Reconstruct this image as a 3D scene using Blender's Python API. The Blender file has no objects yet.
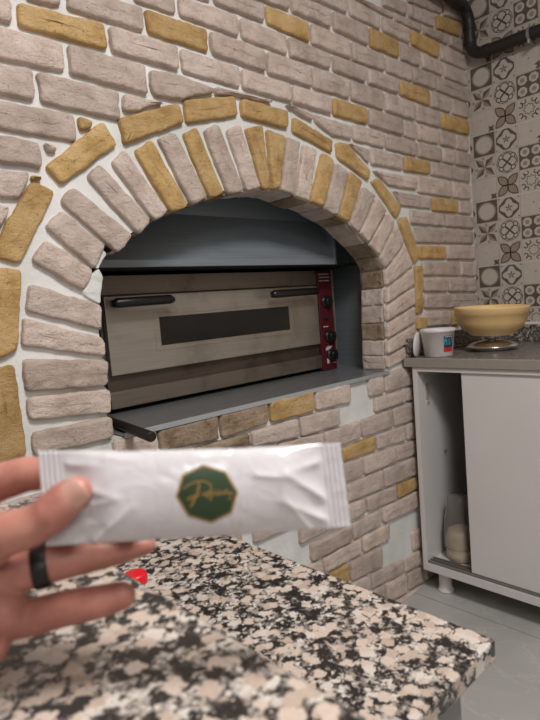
import bpy, bmesh, math, random
import numpy as np
from mathutils import Vector, Matrix
random.seed(7)
S = bpy.context.scene
COL = S.collection

# ------------------------------------------------------------------ camera
F_PX = 557.30
YAW, PITCH, ROLL = 0.745225, 0.0957059, -0.0813766
CAM = Vector((-2.36396, -1.18983, 1.13388))
_f = Vector((math.sin(YAW) * math.cos(PITCH), math.cos(YAW) * math.cos(PITCH), -math.sin(PITCH)))
_r0 = Vector((math.cos(YAW), -math.sin(YAW), 0))
_u0 = _r0.cross(_f)
CR = _r0 * math.cos(ROLL) + _u0 * math.sin(ROLL)
CU = -_r0 * math.sin(ROLL) + _u0 * math.cos(ROLL)
CF = _f
cd = bpy.data.cameras.new('camera')
cam = bpy.data.objects.new('camera', cd)
COL.objects.link(cam)
M = Matrix.Identity(4)
for i in range(3):
    M[i][0] = CR[i]; M[i][1] = CU[i]; M[i][2] = -CF[i]; M[i][3] = CAM[i]
cam.matrix_world = M
cd.sensor_fit = 'VERTICAL'
cd.sensor_height = 24.0
cd.sensor_width = 18.0
cd.lens = F_PX / 720 * 24.0
cd.clip_start = 0.01
cd.dof.use_dof = True
cd.dof.focus_distance = 1.35
cd.dof.aperture_fstop = 5.6
S.camera = cam

# ------------------------------------------------------------------ world, lights, exposure
w = bpy.data.worlds.new('world'); S.world = w; w.use_nodes = True
w.node_tree.nodes['Background'].inputs[0].default_value = (0.9, 0.95, 1.0, 1)
w.node_tree.nodes['Background'].inputs[1].default_value = 0.02


def area(name, loc, target, size, power, color, size_y=None):
    l = bpy.data.lights.new(name, 'AREA'); l.energy = power; l.color = color
    l.size = size
    if size_y:
        l.shape = 'RECTANGLE'; l.size_y = size_y
    o = bpy.data.objects.new(name, l); COL.objects.link(o)
    o.location = loc
    o.rotation_euler = (Vector(target) - Vector(loc)).to_track_quat('-Z', 'Y').to_euler()
    return o


area('ceiling_light', (-1.9, -1.5, 2.56), (-1.8, -1.3, 0), 0.5, 41, (1.0, 0.98, 0.955))
area('ceiling_light_far', (-2.9, -2.9, 2.56), (-2.6, -2.3, 0), 0.9, 24, (1.0, 0.985, 0.975))
S.view_settings.view_transform = 'Standard'
S.view_settings.look = 'None'
S.view_settings.gamma = 1.0
S.view_settings.use_curve_mapping = False
S.view_settings.exposure = 0.0


# ------------------------------------------------------------------ helpers
def ray(px, py):
    return CR * ((px - 270) / F_PX) - CU * ((py - 360) / F_PX) + CF


def at(px, py, axis, val):
    d = ray(px, py)
    t = (val - CAM[axis]) / d[axis]
    return CAM + d * t


def atd(px, py, dist):
    return CAM + ray(px, py) * dist


def project(P):
    d = Vector(P) - CAM
    z = d.dot(CF)
    if z < 0.05:
        return None
    return (270 + F_PX * d.dot(CR) / z, 360 - F_PX * d.dot(CU) / z)


def wallxz(px, py):
    p = at(px, py, 1, 0.0)
    return (p.x, p.z)


def tag(o, label, cat, group=None, kind=None):
    if label: o['label'] = label
    if cat: o['category'] = cat
    if group: o['group'] = group
    if kind: o['kind'] = kind
    return o


def empty(name, loc, label, cat, group=None, rz=0):
    o = bpy.data.objects.new(name, None); COL.objects.link(o)
    o.location = loc; o.rotation_euler = (0, 0, rz); o.empty_display_size = 0.05
    return tag(o, label, cat, group)


def link(name, bm, mats, parent=None, smooth=False, bevel=0.0, world=False, seg=2):
    """bmesh -> object. world=True: verts are world coords, parent is unrotated empty."""
    me = bpy.data.meshes.new(name)
    if world and parent is not None:
        off = parent.location.copy()
        p = parent.parent
        while p is not None:
            off += p.location; p = p.parent
        for v in bm.verts:
            v.co -= off
    bm.normal_update()
    bm.to_mesh(me); bm.free()
    if not isinstance(mats, (list, tuple)): mats = [mats]
    for m in mats: me.materials.append(m)
    o = bpy.data.objects.new(name, me); COL.objects.link(o)
    if smooth:
        for p in me.polygons: p.use_smooth = True
    if bevel > 0:
        b = o.modifiers.new('bevel', 'BEVEL'); b.width = bevel; b.segments = seg
        b.limit_method = 'ANGLE'; b.angle_limit = math.radians(40)
        for p in me.polygons: p.use_smooth = True
        b.harden_normals = True
    if parent is not None: o.parent = parent
    return o


def box(bm, x0, x1, y0, y1, z0, z1, mi=0):
    vs = [bm.verts.new((x, y, z)) for x in (x0, x1) for y in (y0, y1) for z in (z0, z1)]
    fs = []
    for q in ((0, 1, 3, 2), (4, 6, 7, 5), (0, 4, 5, 1), (2, 3, 7, 6), (0, 2, 6, 4), (1, 5, 7, 3)):
        f = bm.faces.new([vs[i] for i in q]); f.material_index = mi; fs.append(f)
    return fs


def boxo(name, b, mat, parent=None, bevel=0.0, seg=2):
    bm = bmesh.new(); box(bm, *b)
    return link(name, bm, mat, parent, bevel=bevel, world=True, seg=seg)


def prism(bm, pts_a, pts_b, mi=0):
    """two matching loops -> closed solid"""
    a = [bm.verts.new(p) for p in pts_a]; b = [bm.verts.new(p) for p in pts_b]
    n = len(a); fs = []
    fs.append(bm.faces.new(list(reversed(a)))); fs.append(bm.faces.new(b))
    for i in range(n):
        fs.append(bm.faces.new([a[i], a[(i + 1) % n], b[(i + 1) % n], b[i]]))
    for f in fs: f.material_index = mi
    bmesh.ops.recalc_face_normals(bm, faces=fs)
    return fs


def lathe(bm, prof, n=48, center=(0, 0, 0), mi=0, axis=None, closed=False):
    """prof: list of (r, z)"""
    rings = []
    c = Vector(center)
    rot = Matrix.Identity(3)
    if axis is not None:
        rot = Vector(axis).to_track_quat('Z', 'Y').to_matrix()
    for r, z in prof:
        if r < 1e-6:
            rings.append([bm.verts.new(c + rot @ Vector((0, 0, z)))])
        else:
            rings.append([bm.verts.new(c + rot @ Vector((r * math.cos(2 * math.pi * i / n), r * math.sin(2 * math.pi * i / n), z))) for i in range(n)])
    fs = []
    pairs = list(zip(rings[:-1], rings[1:]))
    if closed: pairs.append((rings[-1], rings[0]))
    for a, b in pairs:
        for i in range(n):
            j = (i + 1) % n
            if len(a) == 1 and len(b) == 1: continue
            if len(a) == 1: f = bm.faces.new([a[0], b[j], b[i]])
            elif len(b) == 1: f = bm.faces.new([a[i], a[j], b[0]])
            else: f = bm.faces.new([a[i], a[j], b[j], b[i]])
            f.material_index = mi; fs.append(f)
    bmesh.ops.recalc_face_normals(bm, faces=fs)
    return fs


def tube(bm, pts, rad, n=16, mi=0, cap=True):
    pts = [Vector(p) for p in pts]
    if not isinstance(rad, (list, tuple)): rad = [rad] * len(pts)
    rings = []; up = None
    for i, p in enumerate(pts):
        t = (pts[min(i + 1, len(pts) - 1)] - pts[max(i - 1, 0)]).normalized()
        if up is None:
            up = Vector((0, 0, 1)) if abs(t.z) < 0.9 else Vector((1, 0, 0))
        a = (up - t * up.dot(t)).normalized(); up = a
        b = t.cross(a)
        rings.append([bm.verts.new(p + (a * math.cos(2 * math.pi * k / n) + b * math.sin(2 * math.pi * k / n)) * rad[i]) for k in range(n)])
    fs = []
    for a, b in zip(rings[:-1], rings[1:]):
        for k in range(n):
            fs.append(bm.faces.new([a[k], a[(k + 1) % n], b[(k + 1) % n], b[k]]))
    if cap:
        fs.append(bm.faces.new(list(reversed(rings[0])))); fs.append(bm.faces.new(rings[-1]))
    for f in fs: f.material_index = mi
    bmesh.ops.recalc_face_normals(bm, faces=fs)
    return fs


def arc(p0, p1, p2, n=8):
    """quadratic curve p0 -> p2 with control p1"""
    p0, p1, p2 = Vector(p0), Vector(p1), Vector(p2)
    return [p0 * (1 - t) ** 2 + p1 * 2 * t * (1 - t) + p2 * t * t for t in [i / n for i in range(n + 1)]]


# ------------------------------------------------------------------ materials
class NT:
    def __init__(s, name):
        s.m = bpy.data.materials.new(name); s.m.use_nodes = True
        s.t = s.m.node_tree; s.b = s.t.nodes['Principled BSDF']
        s.tc = s.t.nodes.new('ShaderNodeTexCoord')

    def n(s, typ, **kw):
        n = s.t.nodes.new('ShaderNode' + typ)
        for k, v in kw.items(): setattr(n, k, v)
        return n

    def l(s, a, b): s.t.links.new(a, b)

    def noise(s, scale, detail=4, rough=0.55, vec=None, dist=0.0):
        n = s.n('TexNoise'); n.inputs['Scale'].default_value = scale; n.inputs['Detail'].default_value = detail
        n.inputs['Roughness'].default_value = rough; n.inputs['Distortion'].default_value = dist
        s.l(vec if vec is not None else s.tc.outputs['Object'], n.inputs['Vector'])
        return n

    def ramp(s, fac, stops, interp='LINEAR'):
        r = s.n('ValToRGB'); r.color_ramp.interpolation = interp
        e = r.color_ramp.elements
        while len(e) > 1: e.remove(e[-1])
        e[0].position = stops[0][0]; e[0].color = c4(stops[0][1])
        for p, c in stops[1:]:
            x = e.new(p); x.color = c4(c)
        s.l(fac, r.inputs[0]); return r

    def mix(s, fac, a, b, mode='MIX'):
        m = s.n('Mix', data_type='RGBA', blend_type=mode)
        for sock, v in ((m.inputs['Factor'], fac), (m.inputs['A'], a), (m.inputs['B'], b)):
            pass
        ins = [i for i in m.inputs]
        for i, v in ((0, fac), (6, a), (7, b)):
            if isinstance(v, (int, float)): ins[i].default_value = v
            elif isinstance(v, (tuple, list)): ins[i].default_value = c4(v)
            else: s.l(v, ins[i])
        return m.outputs[2]

    def bump(s, h, strength=0.3, dist=0.002, chain=None):
        b = s.n('Bump'); b.inputs['Strength'].default_value = strength; b.inputs['Distance'].default_value = dist
        s.l(h, b.inputs['Height'])
        if chain is not None: s.l(chain.outputs[0], b.inputs['Normal'])
        s.l(b.outputs[0], s.b.inputs['Normal']); return b

    def set(s, **kw):
        for k, v in kw.items():
            k = k.replace('_', ' ')
            i = s.b.inputs[k]
            if isinstance(v, tuple): i.default_value = c4(v) if len(i.default_value) == 4 else v
            else: i.default_value = v
        return s

    def color(s, out): s.l(out, s.b.inputs['Base Color'])


def c4(c):
    return (c[0], c[1], c[2], 1.0)


def srgb(r, g, b):
    f = lambda v: ((v / 255 + 0.055) / 1.055) ** 2.4 if v > 10 else v / 255 / 12.92
    return (f(r), f(g), f(b))


def plain(name, col, rough=0.5, metal=0.0, var=0.06, scale=40, bump=0.0, **kw):
    t = NT(name); t.set(Roughness=rough, Metallic=metal, **kw)
    n = t.noise(scale, 4)
    r = t.ramp(n.outputs[0], [(0.3, tuple(max(0, c * (1 - var)) for c in col)), (0.7, tuple(min(1, c * (1 + var)) for c in col))])
    t.color(r.outputs[0])
    if bump: t.bump(n.outputs[0], bump, 0.001)
    return t.m


def brick_mat(name, dark, mid, light, pit=None):
    t = NT(name); t.set(Roughness=0.9)
    t.b.inputs['Specular IOR Level'].default_value = 0.25
    at_ = t.n('Attribute', attribute_name='tint')
    n1 = t.noise(18, 6, 0.6)
    base = t.ramp(n1.outputs[0], [(0.3, dark), (0.5, mid), (0.72, light)])
    tint = t.ramp(at_.outputs['Fac'], [(0.0, (0.84, 0.82, 0.80)), (0.5, (1, 1, 1)), (1.0, (1.12, 1.10, 1.08))])
    col = t.mix(1.0, base.outputs[0], tint.outputs[0], 'MULTIPLY')
    n2 = t.noise(160, 3, 0.7)
    pr = t.ramp(n2.outputs[0], [(0.29, (1, 1, 1)), (0.39, (0, 0, 0))])
    pit = pit or tuple(c * 0.55 for c in dark)
    col = t.mix(pr.outputs[0], col, pit)
    t.color(col)
    # elongated cracks and a grainy face
    mp = t.n('Mapping'); mp.inputs['Scale'].default_value = (0.75, 0.75, 1.15)
    t.l(t.tc.outputs['Object'], mp.inputs[0])
    n3 = t.noise(34, 7, 0.72, mp.outputs[0], 0.35)
    b1 = t.bump(n3.outputs[0], 1.0, 0.012)
    n4 = t.noise(330, 3, 0.7)
    b2 = t.bump(n4.outputs[0], 0.6, 0.003, b1)
    t.bump(pr.outputs[0], -0.35, 0.002, b2)
    return t.m


M_BRICK = brick_mat('brick_beige', srgb(192, 174, 163), srgb(214, 196, 185), srgb(226, 210, 200))
M_OCHRE = brick_mat('brick_ochre', srgb(182, 145, 94), srgb(208, 173, 119), srgb(218, 188, 142))
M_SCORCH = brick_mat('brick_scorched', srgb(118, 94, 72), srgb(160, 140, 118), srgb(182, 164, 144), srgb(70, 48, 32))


def mortar_mat():
    t = NT('mortar'); t.set(Roughness=0.92)
    n = t.noise(9, 5); r = t.ramp(n.outputs[0], [(0.3, srgb(212, 211, 209)), (0.7, srgb(234, 233, 231))])
    n2 = t.noise(3.0, 3)
    r2 = t.ramp(n2.outputs[0], [(0.45, (1, 1, 1)), (0.7, (0.86, 0.9, 0.86))])
    t.color(t.mix(1.0, r.outputs[0], r2.outputs[0], 'MULTIPLY'))
    n3 = t.noise(70, 5, 0.6); t.bump(n3.outputs[0], 0.6, 0.004)
    return t.m


M_MORTAR = mortar_mat()


def granite(name, scale, beige, rough=0.2, beige2=None, blob=0.47, skip=0.26):
    t = NT(name); t.set(Roughness=rough)
    nw = t.noise(scale * 1.7, 5, 0.68)
    sub = t.n('VectorMath', operation='SUBTRACT'); t.l(nw.outputs['Color'], sub.inputs[0]); sub.inputs[1].default_value = (0.5, 0.5, 0.5)
    sc = t.n('VectorMath', operation='SCALE'); t.l(sub.outputs[0], sc.inputs[0]); sc.inputs['Scale'].default_value = 1.45 / scale
    add = t.n('VectorMath', operation='ADD'); t.l(t.tc.outputs['Object'], add.inputs[0]); t.l(sc.outputs[0], add.inputs[1])
    v = t.n('TexVoronoi'); v.inputs['Scale'].default_value = scale; t.l(add.outputs[0], v.inputs['Vector'])
    sep = t.n('SeparateColor'); t.l(v.outputs['Color'], sep.inputs[0])
    b2 = beige2 or tuple(c * 0.8 for c in beige)
    feld = t.ramp(sep.outputs[1], [(0.0, beige), (0.55, b2), (0.85, srgb(204, 194, 186))], 'CONSTANT')
    # rounded feldspar grains; some cells hold none
    inside = t.ramp(v.outputs['Distance'], [(blob, (1, 1, 1)), (blob + 0.03, (0, 0, 0))])
    has = t.ramp(sep.outputs[0], [(0.0, (0, 0, 0)), (skip, (1, 1, 1))], 'CONSTANT')
    mask = t.mix(1.0, inside.outputs[0], has.outputs[0], 'MULTIPLY')
    v2 = t.n('TexVoronoi'); v2.inputs['Scale'].default_value = scale * 2.7; t.l(add.outputs[0], v2.inputs['Vector'])
    sep2 = t.n('SeparateColor'); t.l(v2.outputs['Color'], sep2.inputs[0])
    nb = t.noise(scale * 0.55, 3, 0.6, add.outputs[0])
    sm = t.n('Math', operation='MULTIPLY_ADD'); t.l(sep2.outputs[0], sm.inputs[0]); sm.inputs[1].default_value = 0.42; t.l(nb.outputs[0], sm.inputs[2])
    matrix = t.ramp(sm.outputs[0], [(0.0, srgb(206, 198, 190)), (0.53, srgb(176, 166, 158)), (0.6, srgb(130, 122, 116)), (0.66, srgb(82, 76, 73)), (0.70, srgb(40, 37, 37))], 'CONSTANT')
    col = t.mix(mask, matrix.outputs[0], feld.outputs[0])
    n5 = t.noise(scale * 7, 3, 0.6)
    r5 = t.ramp(n5.outputs[0], [(0.3, (0.84, 0.83, 0.82)), (0.7, (1.06, 1.06, 1.06))])
    t.color(t.mix(1.0, col, r5.outputs[0], 'MULTIPLY'))
    return t.m


M_GRANITE = granite('granite_rose', 74, srgb(198, 181, 168), 0.24, srgb(182, 164, 151), 0.50, 0.3)
M_GRANITE2 = granite('granite_grey', 150, srgb(126, 115, 108), 0.3, srgb(104, 95, 90), 0.42, 0.4)
M_EDGE = plain('counter_edge', srgb(150, 141, 132), 0.4, var=0.05, scale=30)


def steel(name, col, rough, stretch=(2, 2, 180), var=0.12, stain=None, metal=1.0):
    t = NT(name); t.set(Metallic=metal, Roughness=rough)
    mp = t.n('Mapping'); mp.inputs['Scale'].default_value = stretch
    t.l(t.tc.outputs['Object'], mp.inputs[0])
    n = t.noise(3, 4, 0.6, mp.outputs[0])
    c = t.ramp(n.outputs[0], [(0.3, tuple(v * (1 - var) for v in col)), (0.7, tuple(min(1, v * (1 + var)) for v in col))]).outputs[0]
    if stain:
        n2 = t.noise(7, 5, 0.65)
        k = t.ramp(n2.outputs[0], [(0.5, (0, 0, 0)), (0.72, (0.75, 0.75, 0.75))])
        c = t.mix(k.outputs[0], c, stain)
    t.color(c)
    rr = t.ramp(n.outputs[0], [(0.3, (rough * 0.8,) * 3), (0.7, (min(1, rough * 1.25),) * 3)])
    t.l(rr.outputs[0], t.b.inputs['Roughness'])
    t.bump(n.outputs[0], 0.06, 0.001)
    return t.m


M_OVEN = steel('oven_steel', srgb(186, 176, 164), 0.38, stain=srgb(150, 138, 125), metal=0.8)
M_OVEN_D = steel('oven_steel_worn', srgb(142, 130, 119), 0.42, stain=srgb(84, 66, 54), metal=0.8)
M_OVEN_B = steel('oven_steel_burnt', srgb(104, 90, 80), 0.45, stain=srgb(58, 44, 36), metal=0.75)
M_HOOD = steel('hood_steel', srgb(146, 156, 164), 0.36, (2, 2, 120), metal=0.5)
M_SHELF = steel('shelf_steel', srgb(150, 155, 157), 0.3, (2, 120, 2), metal=0.6)
M_LINER = steel('liner_steel', srgb(140, 148, 152), 0.22, (2, 2, 100), metal=0.5)
M_LIP = plain('steel_lip', srgb(176, 180, 181), 0.35, metal=0.35, var=0.04)
M_BLACK = plain('black_plastic', srgb(24, 23, 23), 0.35)
M_DARK = plain('matte_black', srgb(16, 15, 15), 0.8)  # even near-black for the hood underside and the indicator
M_GLASS_D = plain('oven_glass', srgb(30, 27, 25), 0.14, var=0.15, scale=12)
M_RED = plain('control_red', srgb(80, 20, 26), 0.45)
M_WHITE_PRINT = plain('white_print', srgb(205, 190, 190), 0.5)
M_WHITE = plain('white_laminate', srgb(212, 208, 206), 0.42, var=0.02, scale=6)
M_WHITE_P = plain('white_plastic', srgb(222, 216, 214), 0.4, var=0.02)
M_ALU = plain('aluminium', srgb(150, 147, 143), 0.4, metal=0.7)
M_YELLOW = plain('yellow_plastic', srgb(234, 199, 142), 0.45, var=0.03, scale=10)
M_CHROME = plain('chrome', srgb(205, 205, 205), 0.18, metal=1.0, var=0.02)
M_PIPE = plain('black_pipe', srgb(34, 34, 35), 0.45)
M_ZINC = plain('zinc', srgb(150, 150, 148), 0.45, metal=0.6)
M_IRON = plain('iron', srgb(44, 38, 33), 0.5, metal=0.4, var=0.25)
M_CREAM = plain('cream_plastic', srgb(212, 198, 176), 0.45, var=0.04)
M_REDCAP = plain('red_plastic', srgb(214, 24, 36), 0.35)
M_PAINT = plain('wall_paint', srgb(186, 182, 177), 0.85, var=0.03, scale=3)
M_CEIL = plain('ceiling_paint', srgb(226, 223, 218), 0.9, var=0.02, scale=3)
M_BASE = plain('grey_panel', srgb(150, 146, 142), 0.6, var=0.04)
M_RING = plain('black_silicone', srgb(20, 20, 22), 0.45)
M_GREEN = plain('logo_green', srgb(36, 58, 32), 0.4, var=0.08, scale=60)
M_GOLD = plain('logo_gold', srgb(150, 116, 62), 0.4, var=0.05)
M_RUST = plain('hinge_stain', srgb(170, 158, 146), 0.6, var=0.2, scale=120)
M_BLUE = plain('label_blue', srgb(70, 150, 180), 0.4)
M_LRED = plain('label_red', srgb(196, 44, 54), 0.4)
M_LDARK = plain('label_dark', srgb(36, 46, 58), 0.4)


def clear_mat():
    t = NT('clear_plastic'); t.set(Roughness=0.12, IOR=1.3)
    t.b.inputs['Transmission Weight'].default_value = 0.93
    t.b.inputs['Base Color'].default_value = c4(srgb(238, 235, 230))
    return t.m


M_CLEAR = clear_mat()


def floor_mat():
    t = NT('floor_tile'); t.set(Roughness=0.4)
    n0 = t.noise(1.6, 6, 0.6, dist=1.2)
    r = t.ramp(n0.outputs[0], [(0.3, srgb(162, 161, 158)), (0.5, srgb(180, 178, 174)), (0.7, srgb(192, 190, 186))])
    n1 = t.noise(2.2, 5, 0.55, dist=2.0)
    vein = t.ramp(n1.outputs[0], [(0.485, (0, 0, 0)), (0.5, (0.5, 0.5, 0.5)), (0.515, (0, 0, 0))])
    c = t.mix(vein.outputs[0], r.outputs[0], srgb(194, 193, 189))
    mp = t.n('Mapping'); mp.inputs['Location'].default_value = (0.63, 0.43, 0)
    mp.inputs['Rotation'].default_value = (0, 0, math.pi / 2)
    br = t.n('TexBrick'); br.offset = 0.0
    br.inputs['Scale'].default_value = 1.0; br.inputs['Brick Width'].default_value = 1.2
    br.inputs['Row Height'].default_value = 0.6; br.inputs['Mortar Size'].default_value = 0.0022
    br.inputs['Mortar Smooth'].default_value = 0.1
    sx = t.n('SeparateXYZ'); t.l(t.tc.outputs['Object'], sx.inputs[0])
    ax = t.n('Math', operation='ADD'); t.l(sx.outputs[1], ax.inputs[0]); ax.inputs[1].default_value = 0.95 + 12.0
    ay = t.n('Math', operation='ADD'); t.l(sx.outputs[0], ay.inputs[0]); ay.inputs[1].default_value = 0.63 + 12.0
    cx = t.n('CombineXYZ'); t.l(ax.outputs[0], cx.inputs[0]); t.l(ay.outputs[0], cx.inputs[1])
    t.l(cx.outputs[0], br.inputs['Vector'])
    c = t.mix(br.outputs['Fac'], c, srgb(134, 133, 130))
    t.color(c)
    t.bump(br.outputs['Fac'], -0.3, 0.002)
    return t.m


M_FLOOR = floor_mat()
M_TILE = plain('tile_ground', srgb(172, 164, 157), 0.32, var=0.05, scale=25)
M_TILE_D = plain('tile_brown', srgb(92, 82, 76), 0.34, var=0.1, scale=60)
M_TILE_M = plain('tile_taupe', srgb(146, 132, 118), 0.34, var=0.08, scale=60)
M_TILE_L = plain('tile_pale', srgb(186, 178, 170), 0.32, var=0.04, scale=40)
M_GROUT = plain('tile_grout', srgb(216, 212, 206), 0.8, var=0.03)


def skin_mat():
    t = NT('skin'); t.set(Roughness=0.48)
    n = t.noise(32, 5, 0.6)
    r = t.ramp(n.outputs[0], [(0.3, srgb(152, 94, 84)), (0.5, srgb(178, 119, 105)), (0.72, srgb(196, 141, 126))])
    t.color(r.outputs[0])
    t.b.inputs['Subsurface Weight'].default_value = 0.25
    t.b.inputs['Subsurface Radius'].default_value = (0.006, 0.002, 0.001)
    t.b.inputs['Subsurface Scale'].default_value = 0.6
    n2 = t.noise(900, 3, 0.6); b = t.bump(n2.outputs[0], 0.15, 0.0006)
    n3 = t.noise(120, 3, 0.6); t.bump(n3.outputs[0], 0.25, 0.0012, b)
    return t.m


M_SKIN = skin_mat()
M_NAIL = plain('nail', srgb(212, 164, 150), 0.25, var=0.03)
M_FOIL = plain('sachet_film', srgb(204, 200, 204), 0.2, var=0.015, scale=30)
_t = M_FOIL.node_tree
_n = _t.nodes.new('ShaderNodeTexNoise'); _n.inputs['Scale'].default_value = 45; _n.inputs['Detail'].default_value = 2; _n.inputs['Distortion'].default_value = 1.2
_c = [x for x in _t.nodes if x.type == 'TEX_COORD'][0]; _t.links.new(_c.outputs['Object'], _n.inputs['Vector'])
_b = _t.nodes.new('ShaderNodeBump'); _b.inputs['Strength'].default_value = 0.35; _b.inputs['Distance'].default_value = 0.004
_t.links.new(_n.outputs[0], _b.inputs['Height']); _t.links.new(_b.outputs[0], _t.nodes['Principled BSDF'].inputs['Normal'])
M_FOIL.node_tree.nodes['Principled BSDF'].inputs['Coat Weight'].default_value = 0.8
M_FOIL.node_tree.nodes['Principled BSDF'].inputs['Coat Roughness'].default_value = 0.12

# ------------------------------------------------------------------ brick wall
rng = np.random.RandomState(3)


def hnoise(p, k, ph):
    return (math.sin(p[0] * k + ph) + math.sin(p[1] * k * 1.3 + ph * 1.7) + math.sin((p[0] + p[1]) * k * 0.71 + ph * 2.3)) / 3


def area2(P):
    return sum(P[i][0] * P[(i + 1) % len(P)][1] - P[(i + 1) % len(P)][0] * P[i][1] for i in range(len(P))) / 2


def inset(P, d):
    n = len(P); out = []
    for i in range(n):
        a, b, c = np.array(P[i - 1]), np.array(P[i]), np.array(P[(i + 1) % n])
        t1 = b - a; t2 = c - b
        t1 = t1 / (np.linalg.norm(t1) + 1e-9); t2 = t2 / (np.linalg.norm(t2) + 1e-9)
        n1 = np.array([-t1[1], t1[0]]); n2 = np.array([-t2[1], t2[0]])
        m = n1 + n2; k = max(0.5, 1 + n1.dot(n2))
        out.append(b + m / k * d)
    return out


def round_resample(P, rad, step):
    n = len(P); pts = []
    for i in range(n):
        a, b, c = np.array(P[i - 1]), np.array(P[i]), np.array(P[(i + 1) % n])
        la, lc = np.linalg.norm(a - b), np.linalg.norm(c - b)
        r = min(rad, la * 0.4, lc * 0.4)
        p0 = b + (a - b) / la * r; p2 = b + (c - b) / lc * r
        for t in (0, 0.33, 0.67, 1.0):
            pts.append(p0 * (1 - t) ** 2 + b * 2 * t * (1 - t) + p2 * t * t)
        q = c + (b - c) / lc * min(rad, lc * 0.4, 1e9)
        L = np.linalg.norm(q - p2); k = int(L / step)
        for j in range(1, k):
            pts.append(p2 + (q - p2) * j / k)
    return pts


class Wall:
    def __init__(s):
        s.v = []; s.f = []; s.mi = []; s.tint = []; s.polys = []

    def brick(s, P, mi, h=0.0145, gap=0.0, frame=None, rad=0.010, step=0.010, wob=0.0024, base=0.0015):
        P = [np.array(p, float) for p in P]
        if area2(P) < 0: P = P[::-1]
        if gap: P = inset(P, gap)
        if area2(P) < 2e-5: return
        if frame is None:
            q = np.array(P); s.polys.append((q, q.min(0), q.max(0)))
        P = round_resample(P, rad, step)
        ph = rng.rand() * 50
        c = np.mean(P, axis=0)
        O = []
        for p in P:
            d = p - c; L = np.linalg.norm(d) + 1e-9
            O.append(p + d / L * (hnoise(p, 95, ph) * wob + hnoise(p, 260, ph + 3) * wob * 0.5 + (rng.rand() - .5) * 0.0016))
        cov = np.cov((np.array(O) - c).T); ev, evec = np.linalg.eigh(cov)
        ax = evec[:, 1]; ext = np.array([(p - c).dot(ax) for p in O]); half = max(ext.max(), -ext.min())
        wid = np.abs([(p - c).dot(evec[:, 0]) for p in O]).max()
        sp = max(0.0, half - wid)
        spine = [c + ax * max(-sp, min(sp, (p - c).dot(ax))) for p in O]
        tilt = (rng.rand(2) - 0.5) * 0.018
        hh = h * (0.85 + 0.35 * rng.rand())
        rings = [(O, base, 0), (inset(O, 0.0004), -hh * 0.6, 0), (inset(O, 0.002), -hh * 0.88, .3), (inset(O, 0.0055), -hh, 1)]
        i3 = inset(O, 0.0055)
        for k, z in ((0.18, -hh * 1.02), (0.4, -hh * 1.04), (0.65, -hh * 1.06), (0.92, -hh * 1.06)):
            rings.append(([a * (1 - k) + b * k for a, b in zip(i3, spine)], z, 1))
        if frame is None:
            mp = lambda p, d: (p[0], d, p[1])
        else:
            o, U, V, N = frame
            mp = lambda p, d: tuple(o + U * p[0] + V * p[1] - N * d)
        b0 = len(s.v); n = len(O)
        for R_, y, k in rings:
            for p in R_:
                dd = y + k * ((p - c).dot(tilt) * 0.6 + hnoise(p, 60, ph + 9) * 0.002 + hnoise(p, 170, ph) * 0.0013 + hnoise(p, 420, ph + 5) * 0.0006)
                s.v.append(mp(p, dd))
        tv = rng.rand()
        nr = len(rings)
        for r in range(nr - 1):
            for i in range(n):
                j = (i + 1) % n
                s.f.append((b0 + r * n + i, b0 + r * n + j, b0 + (r + 1) * n + j, b0 + (r + 1) * n + i)); s.mi.append(mi); s.tint.append(tv)
        s.f.append(tuple(b0 + (nr - 1) * n + i for i in range(n))); s.mi.append(mi); s.tint.append(tv)


W = Wall()
C_, Y_, B_ = 1, 2, 3
MAPC = {'c': C_, 'y': Y_, 'b': B_}

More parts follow.
